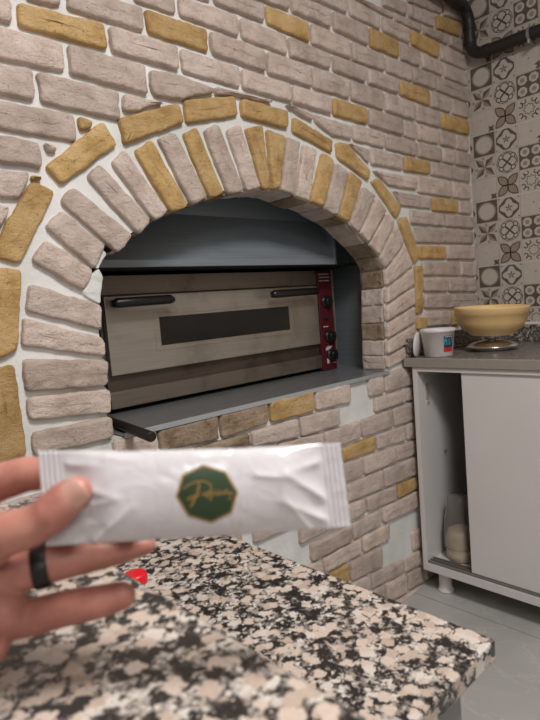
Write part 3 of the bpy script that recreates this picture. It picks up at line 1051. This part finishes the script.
knob(-0.728, 1.135); knob(-0.722, 1.000); k3 = knob(-0.718, 0.928)
bm = bmesh.new(); lathe(bm, [(0, 0), (0.009, 0), (0.009, 0.004), (0.006, 0.008), (0, 0.009)], 18, (-0.732, OY - 0.016, 1.072), axis=(0, -1, 0))
link('indicator_lamp', bm, M_DARK, cp, world=True)
for zz, segs in ((1.238, ((-.757, -.744), (-.741, -.722), (-.719, -.700))), (1.226, ((-.755, -.730), (-.726, -.712), (-.709, -.698))), (1.213, ((-.757, -.738), (-.734, -.700))),
                 (1.037, ((-.750, -.738), (-.735, -.722))), (0.958, ((-.738, -.706),)), (0.893, ((-.708, -.690),))):
    bm = bmesh.new()
    for a, b in segs:
        box(bm, a, b, OY - 0.0168, OY - 0.0158, zz, zz + 0.0035)
    link('printed_line', bm, M_WHITE_PRINT, cp, world=True)
for q in ((-0.745, -0.715, 0.947, 0.957), (-0.742, -0.730, 0.895, 0.914)):
    bm = bmesh.new(); box(bm, q[0], q[1], OY - 0.0172, OY - 0.0158, q[2], q[3])
    link('printed_mark', bm, M_WHITE_PRINT, cp, world=True)

# iron rod lying over the sill
bm = bmesh.new()
pa = at(104, 408, 1, 0.14); pa.z = SZ + 0.013
pb = at(152, 437, 1, -0.15)
dv = (pb - pa).normalized()
pa2 = pa - dv * 0.10
tube(bm, [pa2, pa, pb - dv * 0.004, pb], [0.011, 0.011, 0.0118, 0.0095], 18)
bmesh.ops.translate(bm, verts=bm.verts, vec=-pb)
rod = link('iron_rod', bm, M_IRON, smooth=False, bevel=0.0)
for p in rod.data.polygons: p.use_smooth = len(p.vertices) == 4
rod.location = pb
tag(rod, 'dark iron rod sticking out over the brick sill beside the oven', 'rod')

# ------------------------------------------------------------------ pipe in the corner
pipe = empty('pipe', (-0.045, -0.045, 2.13), 'black pipe bending round the wall corner near the ceiling', 'pipe')
PR = 0.0225
bm = bmesh.new()
path = [(-1.6, -0.05, 2.285)] + arc((-0.125, -0.05, 2.28), (-0.047, -0.05, 2.28), (-0.047, -0.05, 2.20), 8) + \
       arc((-0.047, -0.05, 2.152), (-0.047, -0.05, 2.092), (-0.047, -0.115, 2.090), 8) + [(-0.047, -1.8, 2.06)]
tube(bm, path, PR, 20)
link('run', bm, M_PIPE, pipe, smooth=True, world=True)
for a, b in (((-0.14, -0.05, 2.281), (-0.11, -0.05, 2.28)), ((-0.047, -0.05, 2.215), (-0.047, -0.05, 2.195)), ((-0.047, -0.05, 2.16), (-0.047, -0.05, 2.14)), ((-0.047, -0.105, 2.0905), (-0.047, -0.13, 2.0895))):
    bm = bmesh.new(); tube(bm, [a, b], PR * 1.14, 20); link('collar', bm, M_PIPE, pipe, smooth=False, world=True, bevel=0.001)
bm = bmesh.new()
tube(bm, [(-0.047, -0.284, 2.0865), (-0.047, -0.294, 2.0863)], PR * 1.18, 20)
box(bm, -0.047, -0.001, -0.293, -0.285, 2.055, 2.063)
tube(bm, [(-0.06, -0.289, 2.064), (-0.06, -0.289, 2.050)], 0.007, 10)
link('pipe_clip', bm, M_ZINC, pipe, world=True)

# ------------------------------------------------------------------ far counter
CT = 0.904
CX = -0.601
top = empty('countertop', (-0.3, -0.8, CT), None, None)
boxo('slab', (CX + 0.002, -0.004, -1.75, -0.014, CT - 0.034, CT), M_GRANITE2, top, bevel=0.001)
boxo('front_edge', (CX - 0.009, CX + 0.002, -1.75, -0.014, CT - 0.034, CT), M_EDGE, top, bevel=0.003)
tag(top, 'speckled grey stone countertop over the white cabinet in the corner', 'countertop')
bs = empty('backsplash', (-0.3, -0.02, CT), 'low dark speckled stone upstand round the corner behind the yellow bowl', 'backsplash')
bm = bmesh.new(); box(bm, CX + 0.01, -0.024, -0.034, -0.014, CT + 0.0005, 0.972)
link('strip', bm, M_GRANITE2, bs, world=True, bevel=0.002)
bm = bmesh.new(); box(bm, -0.024, -0.003, -1.75, -0.014, CT + 0.0005, 0.972)
link('strip', bm, M_GRANITE2, bs, world=True, bevel=0.002)
bm = bmesh.new(); box(bm, -0.012, -0.0015, -1.75, -0.014, 0.972, 0.984)
link('sealant', bm, M_WHITE_P, bs, world=True, bevel=0.003)

cab = empty('cabinet', (-0.3, -0.8, 0.09), 'white base cabinet under the speckled countertop, its sliding door left open', 'cabinet')
CB = CT - 0.0345
boxo('side_panel', (CX, -0.03, -0.063, -0.045, 0.091, CB), M_WHITE, cab, bevel=0.001)
boxo('side_panel', (CX, -0.03, -1.70, -1.682, 0.091, CB), M_WHITE, cab, bevel=0.001)
boxo('bottom_panel', (CX, -0.03, -1.682, -0.063, 0.091, 0.122), M_WHITE, cab, bevel=0.001)
boxo('top_rail', (CX, CX + 0.05, -1.682, -0.063, 0.8535, CB), M_WHITE, cab, bevel=0.001)
boxo('back_panel', (-0.04, -0.03, -1.682, -0.063, 0.122, CB), M_WHITE, cab)
bm = bmesh.new()
for x0, x1 in ((0.004, 0.008), (0.022, 0.026), (0.040, 0.044)):
    box(bm, CX + x0, CX + x1, -1.68, -0.064, 0.122, 0.132)
box(bm, CX + 0.004, CX + 0.044, -1.68, -0.064, 0.1215, 0.124)
link('door_track', bm, M_ALU, cab, world=True)
bm = bmesh.new()
xa, xb = CX + 0.0085, CX + 0.0215
prism(bm, [(xa, -0.233, 0.853), (xa, -0.90, 0.853), (xa, -0.90, 0.133), (xa, -0.237, 0.133)],
      [(xb, -0.233, 0.853), (xb, -0.90, 0.853), (xb, -0.90, 0.133), (xb, -0.237, 0.133)])
link('door', bm, M_WHITE, cab, world=True, bevel=0.001)
boxo('door', (CX + 0.0265, CX + 0.0395, -1.68, -0.84, 0.133, 0.853), M_WHITE, cab, bevel=0.001)


def foot(x, y):
    bm = bmesh.new()
    lathe(bm, [(0, 0.0), (0.030, 0.0), (0.030, 0.008), (0.024, 0.016), (0.024, 0.075), (0.028, 0.083), (0.028, 0.091), (0, 0.091)], 24, (x, y, 0.0))
    link('foot', bm, M_WHITE_P, cab, world=True, smooth=True)


for y in (-0.10, -0.85, -1.62):
    foot(CX + 0.06, y); foot(-0.10, y)
bm = bmesh.new()
box(bm, CX + 0.052, CX + 0.075, -0.0655, -0.0628, 0.74, 0.80)
box(bm, CX + 0.058, CX + 0.070, -0.070, -0.0628, 0.725, 0.735)
link('hinge_plate', bm, M_RUST, cab, world=True, bevel=0.001)
bm = bmesh.new(); lathe(bm, [(0, 0), (0.005, 0), (0.005, 0.010), (0, 0.011)], 12, (CX + 0.16, -0.0632, 0.52), axis=(0, -1, 0))
link('shelf_pin', bm, M_CHROME, cab, world=True)

# jar and upturned cup in the cabinet
jx, jy, jz = CX + 0.105, -0.148, 0.1225
jar = empty('plastic_tub', (jx, jy, jz), 'cream plastic tub under an upturned clear cup inside the open cabinet', 'tub')
bm = bmesh.new()
lathe(bm, [(0, 0), (0.040, 0), (0.052, 0.010), (0.055, 0.035), (0.055, 0.040), (0.0565, 0.042), (0.0565, 0.05), (0.054, 0.052), (0.054, 0.085), (0.046, 0.115), (0.030, 0.125), (0, 0.126)], 40)
link('tub', bm, M_CREAM, jar, smooth=True)
cup_ = empty('clear_cup', (jx, jy, jz + 0.05), 'clear ribbed plastic cup standing upside down over the cream tub in the cabinet', 'cup')
bm = bmesh.new()
prof = [(0.062, 0.004), (0.060, 0.02), (0.056, 0.10), (0.050, 0.13), (0.044, 0.155), (0.043, 0.19), (0.036, 0.20), (0.0, 0.20)]
n = 64; rings = []
for r, z in prof:
    if r == 0: rings.append([bm.verts.new((0, 0, z))]); continue
    rings.append([bm.verts.new(((r + 0.0022 * math.cos(16 * 2 * math.pi * i / n * 1.0) * (1 if 0.03 < z < 0.17 else 0)) * math.cos(2 * math.pi * i / n), (r + 0.0022 * math.cos(32 * math.pi * i / n) * (1 if 0.03 < z < 0.17 else 0)) * math.sin(2 * math.pi * i / n), z)) for i in range(n)])
for a, b in zip(rings[:-1], rings[1:]):
    for i in range(n):
        j = (i + 1) % n
        bm.faces.new([a[i], a[j], b[j], b[i]] if len(b) > 1 else [a[i], a[j], b[0]])
o = link('cup_wall', bm, M_CLEAR, cup_, smooth=True)
sd = o.modifiers.new('solid', 'SOLIDIFY'); sd.thickness = 0.0012

# bowl on its stand
bx, by = -0.33, -0.222
st = empty('bowl_stand', (bx, by, CT), 'low round silver metal stand on the grey countertop', 'stand')
bm = bmesh.new(); lathe(bm, [(0, 0), (0.060, 0), (0.064, 0.004), (0.060, 0.008), (0, 0.010)], 40)
link('base', bm, M_WHITE_P, st, smooth=True)
bm = bmesh.new(); lathe(bm, [(0.0, 0.010), (0.090, 0.010), (0.097, 0.013), (0.096, 0.018), (0.07, 0.030), (0.03, 0.038), (0, 0.039)], 48)
link('dome', bm, M_CHROME, st, smooth=True)
bm = bmesh.new(); lathe(bm, [(0, 0.038), (0.016, 0.038), (0.012, 0.046), (0.020, 0.054), (0, 0.054)], 24)
link('neck', bm, M_CHROME, st, smooth=True)
bowl = bpy.data.meshes.new('b')
bm = bmesh.new()
prof = [(0, 0.0), (0.088, 0.0), (0.093, 0.003), (0.100, 0.012), (0.124, 0.026), (0.144, 0.056), (0.151, 0.086), (0.154, 0.088), (0.157, 0.112), (0.158, 0.116), (0.155, 0.118), (0.151, 0.114),
        (0.146, 0.088), (0.136, 0.062), (0.114, 0.031), (0.09, 0.012), (0, 0.010)]
lathe(bm, [(r * .845, z * .9) for r, z in prof], 64)
bo = link('bowl', bm, M_YELLOW, None, smooth=True)
bo.location = (bx, by, CT + 0.0575); bo.rotation_euler = (math.radians(2.2), math.radians(0.0), 0)
tag(bo, 'wide yellow plastic bowl on the silver stand in the counter corner', 'bowl')

# white tub with label
tx, ty = -0.535, -0.118
tub = empty('yogurt_tub', (tx, ty, CT), 'white plastic tub with a red and blue label standing by the brick wall', 'tub')
bm = bmesh.new()
lathe(bm, [(0, 0), (0.047, 0), (0.050, 0.003), (0.059, 0.088), (0.063, 0.089), (0.0635, 0.099), (0.061, 0.100), (0.058, 0.095), (0.049, 0.01), (0, 0.008)], 48)
link('body', bm, M_WHITE_P, tub, smooth=True)
bm = bmesh.new()
vd = math.atan2(CAM.y - ty, CAM.x - tx)


def lab(a0, a1, z0, z1, mi, lift):
    k = max(2, int((a1 - a0) / 0.08)); va = []
    for i in range(k + 1):
        a = vd + a0 + (a1 - a0) * i / k
        va.append([bm.verts.new(((0.0503 + (0.059 - 0.050) * (z - 0.003) / 0.085 + lift) * math.cos(a), (0.0503 + (0.059 - 0.050) * (z - 0.003) / 0.085 + lift) * math.sin(a), z)) for z in (z0, z1)])
    for p, q in zip(va[:-1], va[1:]):
        f = bm.faces.new([p[0], q[0], q[1], p[1]]); f.material_index = mi


lab(0.35, 1.05, 0.018, 0.075, 0, 0.0003)
lab(0.35, 1.05, 0.018, 0.034, 1, 0.0006)
for k, (a, b, z0, z1) in enumerate(((.38, .44, .042, .066), (.44, .52, .056, .062), (.50, .56, .042, .066), (.62, .66, .042, .064), (.72, .78, .042, .066), (.78, .86, .042, .047), (.90, .98, .050, .070))):
    lab(a, b, z0, z1, 2, 0.0007)
for k in range(4): lab(.42 + k * .15, .52 + k * .15, .070, .0735, 3, .0007)
link('paper_label', bm, [M_LDARK, M_LRED, M_BLUE, M_WHITE_PRINT], tub, smooth=True)

# white lid on edge
bm = bmesh.new()
lathe(bm, [(0, 0), (0.044, 0), (0.046, 0.002), (0.046, 0.006), (0.043, 0.006), (0.042, 0.003), (0, 0.003)], 40)
lid = link('plastic_cover', bm, M_WHITE_P, None, smooth=True)
lp = at(416, 356, 2, CT)
lx, lyy = -0.578, -0.062
dview = Vector((lx - CAM.x, lyy - CAM.y, 0)).normalized()
nrm = Vector((-dview.y, dview.x, 0)); nrm = (nrm + dview * 0.30 + Vector((0, 0, 0.10))).normalized()
lid.rotation_euler = nrm.to_track_quat('Z', 'Y').to_euler()
lid.location = (lx, lyy, CT + 0.0465)
tag(lid, 'white plastic cover standing on edge between the tub and the bricks', 'cover')

# ------------------------------------------------------------------ near granite
SLZ = 0.78
low = empty('worktop', (-2.0, -0.5, SLZ), 'lower rose and black granite worktop running up to the brick wall', 'worktop')
bm = bmesh.new(); box(bm, -2.252, -1.850, -0.936, -0.016, SLZ - 0.022, SLZ)
link('slab', bm, M_GRANITE, low, world=True, bevel=0.0025)
bm = bmesh.new(); box(bm, -2.252, -1.886, -0.915, -0.02, 0.0, SLZ - 0.022)
link('base_panel', bm, M_BASE, low, world=True, bevel=0.002)
BZ = 0.93
bm = bmesh.new(); box(bm, -2.80, -2.255, -2.55, -0.016, 0.0, BZ - 0.036)
tag(link('wall_low', bm, M_BASE), 'low grey wall carrying the raised granite bar top', 'wall', kind='structure')
bm = bmesh.new(); box(bm, -2.85, -2.165, -2.6, -0.016, BZ - 0.03, BZ)
bar = link('bar_top', bm, M_GRANITE, None, bevel=0.004, seg=3)
tag(bar, 'raised rose and black granite bar top nearest the viewer', 'counter')

# red cap
rc = at(136, 583, 2, SLZ)
bm = bmesh.new()
n = 48; prof = [(0.0150, 0.0), (0.0155, 0.001), (0.0155, 0.011), (0.0145, 0.0135), (0.012, 0.0145), (0, 0.0145)]
rings = []
for r, z in prof:
    if r == 0: rings.append([bm.verts.new((0, 0, z))])
    else: rings.append([bm.verts.new(((r + (0.0004 if i % 2 and 0 < z < .012 else 0)) * math.cos(2 * math.pi * i / n), (r + (0.0004 if i % 2 and 0 < z < .012 else 0)) * math.sin(2 * math.pi * i / n), z)) for i in range(n)])
for a, b in zip(rings[:-1], rings[1:]):
    for i in range(n):
        j = (i + 1) % n
        bm.faces.new([a[i], a[j], b[j], b[i]] if len(b) > 1 else [a[i], a[j], b[0]])
bm.faces.new(list(reversed(rings[0])))
o = link('bottle_cap', bm, M_REDCAP, None, smooth=True); o.location = (rc.x, rc.y, SLZ)
tag(o, 'small bright red plastic cap lying on the lower granite worktop', 'cap')

# ------------------------------------------------------------------ sachet
PC = [atd(38, 451, 0.297), atd(340, 443, 0.312), atd(350.5, 527, 0.308), atd(46, 546, 0.293)]  # TL TR BR BL
pk_o = (PC[0] + PC[1] + PC[2] + PC[3]) / 4
pn = (PC[1] - PC[0]).cross(PC[3] - PC[0]).normalized()
if pn.dot(CAM - pk_o) < 0: pn = -pn


def sstep(a, b, x):
    t = max(0.0, min(1.0, (x - a) / (b - a))); return t * t * (3 - 2 * t)


def pouch(u, v):
    """u 0..1 left to right, v 0..1 top to bottom -> bulge of the front face in metres"""
    body = sstep(0.075, 0.24, u) * (1 - sstep(0.78, 0.935, u))
    prof = (max(0.0, 1 - (2 * v - 1) ** 2)) ** 0.6
    h = 0.0085 * body * prof
    # folds fanning out from the seals
    for (u0, v0, du, dv, amp, wd) in ((0.075, 0.14, 0.13, 0.02, 0.0016, 0.045), (0.08, 0.36, 0.17, 0.13, 0.0026, 0.05), (0.10, 0.62, 0.14, -0.10, 0.0022, 0.04), (0.16, 0.97, 0.13, -0.36, 0.0026, 0.045), (0.08, 0.80, 0.12, -0.04, 0.0014, 0.05),
                                      (0.93, 0.66, -0.13, -0.34, 0.0034, 0.055), (0.93, 0.20, -0.13, 0.10, 0.0022, 0.05), (0.93, 0.92, -0.16, -0.30, 0.0026, 0.05), (0.86, 0.98, -0.08, -0.40, 0.0016, 0.04), (0.70, 0.30, 0.13, 0.06, 0.0014, 0.045), (0.22, 0.06, 0.12, 0.06, 0.0012, 0.05)):
        L2 = du * du * 12 + dv * dv
        t = ((u - u0) * du * 12 + (v - v0) * dv) / L2
        tc = max(0, min(1, t))
        d = math.hypot((u - u0 - du * tc) * 3.5, v - v0 - dv * tc)
        h += amp * math.exp(-abs(d / wd) ** 1.3) * (1 - 0.75 * tc) * sstep(0.07, 0.10, u) * (1 - sstep(0.90, 0.94, u))
    seal = (1 - sstep(0.055, 0.075, u)) + sstep(0.925, 0.945, u)
    h += seal * 0.00045 * math.sin(u * 2 * math.pi * 62)
    h += 0.0006 * math.sin(u * 17 + v * 4) * body
    return h


def ppt(u, v, lift=0.0, side=1):
    sag = 0.0018 * math.sin(math.pi * u)
    a = PC[0].lerp(PC[1], u); b = PC[3].lerp(PC[2], u)
    p = a.lerp(b, v)
    dn = (b - a).normalized()
    p = p + dn * sag * ((1 - v) * 0.7 + v * (0.6 if True else 0)) * (1 if v < .5 else 0.35)
    h = pouch(u, v)
    return p + pn * (side * h + (0.0003 + lift) * side) if side > 0 else p - pn * (0.65 * h + 0.0003)


sach = empty('sachet', pk_o, 'shiny white wrapped sachet with a green octagonal emblem held up by the hand', 'sachet')
bm = bmesh.new()
NU, NV = 430, 40
fr = [[bm.verts.new(ppt(i / NU, j / NV)) for j in range(NV + 1)] for i in range(NU + 1)]
bk = [[bm.verts.new(ppt(i / NU, j / NV, 0, -1)) for j in range(NV + 1)] for i in range(NU + 1)]
for i in range(NU):
    for j in range(NV):
        bm.faces.new([fr[i][j], fr[i][j + 1], fr[i + 1][j + 1], fr[i + 1][j]])
        bm.faces.new([bk[i][j], bk[i + 1][j], bk[i + 1][j + 1], bk[i][j + 1]])
    for j, s_ in ((0, 1), (NV, -1)):
        q = [fr[i][j], fr[i + 1][j], bk[i + 1][j], bk[i][j]]
        bm.faces.new(q if s_ > 0 else q[::-1])
for j in range(NV):
    bm.faces.new([fr[0][j], bk[0][j], bk[0][j + 1], fr[0][j + 1]])
    bm.faces.new([fr[NU][j], fr[NU][j + 1], bk[NU][j + 1], bk[NU][j]])
link('wrapper', bm, M_FOIL, sach, smooth=True, world=True)
# emblem
EU, EV = 0.533, 0.495
RU, RV = 0.1015, 0.335
oct_pts = [(math.cos(math.radians(90 - 45 * k + 2)), math.sin(math.radians(90 - 45 * k + 2))) for k in range(8)]


def octr(t):
    t = t % 8; k = int(t); f = t - k
    a, b = oct_pts[k], oct_pts[(k + 1) % 8]
    return (a[0] + (b[0] - a[0]) * f, a[1] + (b[1] - a[1]) * f)


bm = bmesh.new()
c0 = bm.verts.new(ppt(EU, EV, 0.0002)); prev = None
for rr in (0.25, 0.5, 0.75, 0.93, 1.0):
    cur = [bm.verts.new(ppt(EU + RU * rr * octr(k / 4)[0], EV - RV * rr * octr(k / 4)[1], 0.0002)) for k in range(32)]
    for k in range(32):
        j = (k + 1) % 32
        f = bm.faces.new([c0, cur[j], cur[k]] if prev is None else [prev[k], prev[j], cur[j], cur[k]])
        f.material_index = 1 if rr == 1.0 else 0
    prev = cur
bmesh.ops.recalc_face_normals(bm, faces=list(bm.faces))
emb = link('emblem', bm, [M_GREEN, M_GOLD], sach, smooth=True, world=True)
emb['label'] = 'green octagon emblem with gold script'
STR = [  # script strokes in emblem coordinates, x right, y up (540 px crop of the badge)
    ([(212, 175), (205, 215), (185, 265), (160, 315), (128, 362)], 13),
    ([(85, 215), (140, 180), (215, 160), (275, 170), (305, 200), (300, 235), (260, 255), (195, 270)], 9),
    ([(195, 270), (140, 285), (105, 300), (125, 310), (180, 285), (240, 262), (270, 262)], 8),
    ([(262, 245), (268, 268), (252, 300)], 8), ([(285, 250), (300, 268), (285, 325)], 8), ([(300, 268), (315, 250), (322, 275), (335, 255)], 7),
    ([(335, 270), (345, 252), (352, 272), (362, 255), (370, 272), (385, 262)], 7), ([(262, 300), (330, 262), (400, 250)], 6),
    ([(392, 272), (398, 250), (408, 272), (420, 220), (424, 275)], 7), ([(432, 250), (440, 272), (458, 245), (440, 310), (425, 322)], 8), ([(440, 272), (470, 262)], 6),
    ([(270, 255), (300, 240), (380, 236)], 5),
]
bm = bmesh.new()
for pts, wd in STR:
    dense = []
    for a, b in zip(pts[:-1], pts[1:]):
        for t in np.linspace(0, 1, 5)[:-1]: dense.append((a[0] + (b[0] - a[0]) * t, a[1] + (b[1] - a[1]) * t))
    dense.append(pts[-1])
    dense = [dense[0]] + [tuple((np.array(dense[i - 1]) + 2 * np.array(dense[i]) + np.array(dense[i + 1])) / 4) for i in range(1, len(dense) - 1)] + [dense[-1]]
    pr_ = None
    for i, p in enumerate(dense):
        a = dense[max(0, i - 1)]; b = dense[min(len(dense) - 1, i + 1)]
        L = math.hypot(b[0] - a[0], b[1] - a[1]) + 1e-9
        nx, ny = -(b[1] - a[1]) / L * wd * .5, (b[0] - a[0]) / L * wd * .5
        q = []
        for sx in (1, -1):
            ex, ey = (p[0] + sx * nx - 265) / 245, (267 - p[1] - sx * ny) / 228
            q.append(bm.verts.new(ppt(EU + RU * ex, EV - RV * ey, 0.0004)))
        if pr_: bm.faces.new([pr_[0], q[0], q[1], pr_[1]])
        pr_ = q
link('script_lettering', bm, M_GOLD, emb, world=True)

# ------------------------------------------------------------------ hand
hand = empty('hand', atd(-20, 600, 0.315), 'bare left hand with spread fingers pinching the white sachet under its thumb', 'hand')
PX = lambda d: d / F_PX


def blob_chain(bm, nodes, n=20):
    """nodes: (px, py, depth, radius) -> overlapping rounded cones"""
    P = [(atd(a, b, d), r) for a, b, d, r in nodes]
    pts = []; rad = []
    for (p, r), (q, s_) in zip(P[:-1], P[1:]):
        k = 8
        for i in range(k):
            t = i / k
            pts.append(p.lerp(q, t)); rad.append(r + (s_ - r) * t)
    pts.append(P[-1][0]); rad.append(P[-1][1])
    # rounded tip
    d = (pts[-1] - pts[-2]).normalized(); r = rad[-1]; e = pts[-1]
    for a in (0.35, 0.65, 0.87, 0.97):
        pts.append(e + d * r * a); rad.append(r * math.sqrt(1 - a * a))
    d0 = (pts[0] - pts[1]).normalized(); e = pts[0]; r = rad[0]
    for a in (0.35, 0.65, 0.87, 0.97):
        pts.insert(0, e + d0 * r * a); rad.insert(0, r * math.sqrt(1 - a * a))
    tube(bm, pts, rad, n)


bm = bmesh.new()
blob_chain(bm, [(-75, 590, 0.315, 0.019), (-35, 558, 0.300, 0.0165), (2, 535, 0.289, 0.0118), (30, 527, 0.287, 0.0108), (43, 519, 0.2865, 0.0100), (52, 513, 0.2865, 0.0108), (68, 498, 0.287, 0.0097), (76, 492, 0.2875, 0.0084)])      # thumb
blob_chain(bm, [(-120, 545, 0.335, 0.013), (-60, 502, 0.328, 0.0118), (0, 482, 0.322, 0.0112), (26, 474, 0.319, 0.0102), (48, 474, 0.316, 0.0088), (72, 487, 0.312, 0.0078), (82, 495, 0.310, 0.0068)])  # index
blob_chain(bm, [(-120, 570, 0.34, 0.013), (-20, 548, 0.338, 0.0115), (50, 525, 0.335, 0.0098), (100, 512, 0.328, 0.009), (135, 508, 0.322, 0.0078)])   # middle
blob_chain(bm, [(-110, 598, 0.318, 0.013), (-15, 580, 0.310, 0.0118), (25, 571, 0.312, 0.0108), (60, 562, 0.317, 0.0102), (100, 554, 0.323, 0.0090), (128, 549, 0.328, 0.0074), (147, 545, 0.332, 0.0054)])  # ring finger
blob_chain(bm, [(-100, 622, 0.325, 0.013), (-5, 622, 0.314, 0.0115), (28, 618, 0.311, 0.0102), (62, 609, 0.309, 0.0098), (98, 602, 0.309, 0.0092), (122, 596, 0.310, 0.0078)])   # little finger
for a in ([(-150, 590, 0.33, 0.02), (-40, 585, 0.322, 0.0165), (0, 590, 0.318, 0.0125)], [(-150, 615, 0.32, 0.021), (-40, 620, 0.313, 0.0175), (-8, 620, 0.311, 0.0135), (6, 618, 0.311, 0.011)],
          [(-150, 630, 0.31, 0.020), (-45, 640, 0.303, 0.0165), (-16, 644, 0.302, 0.0135)], [(-80, 600, 0.31, 0.018), (-10, 605, 0.306, 0.0165), (6, 612, 0.306, 0.0135)], [(-150, 570, 0.33, 0.02), (-60, 555, 0.33, 0.016)],
          [(-420, 640, 0.30, 0.032), (-260, 620, 0.31, 0.028), (-160, 605, 0.32, 0.026)]):
    blob_chain(bm, a)
hb = link('skin', bm, M_SKIN, hand, smooth=True, world=True)
rm = hb.modifiers.new('remesh', 'REMESH'); rm.mode = 'VOXEL'; rm.voxel_size = 0.0011; rm.use_smooth_shade = True
sm = hb.modifiers.new('smooth', 'SMOOTH'); sm.factor = 0.5; sm.iterations = 9
# thumb nail
tipc = atd(76, 492, 0.2875)
along = (atd(84, 485, 0.2868) - atd(62, 503, 0.2868)).normalized()
toward = (CAM - tipc).normalized()
sidev = along.cross(toward).normalized(); outv = sidev.cross(along).normalized()
if outv.dot(toward) < 0: outv = -outv
bm = bmesh.new()
NR = 0.0091
for k in range(1):
    rows = []
    for i in range(13):
        u = -1 + 2 * i / 12
        rowv = []
        wdt = math.sqrt(max(0.02, 1 - abs(u) ** 3.2))
        for j in range(11):
            v = (-1 + 2 * j / 10) * wdt
            th = v * 0.92
            p = tipc + along * 0.0012 + along * u * 0.0072 + sidev * math.sin(th) * NR + outv * (math.cos(th) * NR - (0.0012 if u > .5 else 0) * (u - .5) - 0.0002)
            rowv.append(bm.verts.new(p))
        rows.append(rowv)
    for a, b in zip(rows[:-1], rows[1:]):
        for j in range(10): bm.faces.new([a[j], a[j + 1], b[j + 1], b[j]])
bmesh.ops.recalc_face_normals(bm, faces=list(bm.faces))
na = link('thumbnail', bm, M_NAIL, hand, smooth=True, world=True)
sd = na.modifiers.new('solid', 'SOLIDIFY'); sd.thickness = 0.0006; sd.offset = 0

# ring
ra, rb = atd(35, 569, 0.3133), atd(48, 565.5, 0.3152)
dr = (rb - ra).normalized()
mid = (ra + rb) / 2
bm = bmesh.new()
lathe(bm, [(0.0098, -0.0042), (0.0116, -0.0042), (0.0119, -0.0036), (0.0119, 0.0036), (0.0116, 0.0042), (0.0098, 0.0042)], 40, (0, 0, 0), axis=dr, closed=True)
rg = link('ring', bm, M_RING, None, smooth=True); rg.location = mid
tag(rg, 'plain black band ring on the ring finger of the hand', 'ring')
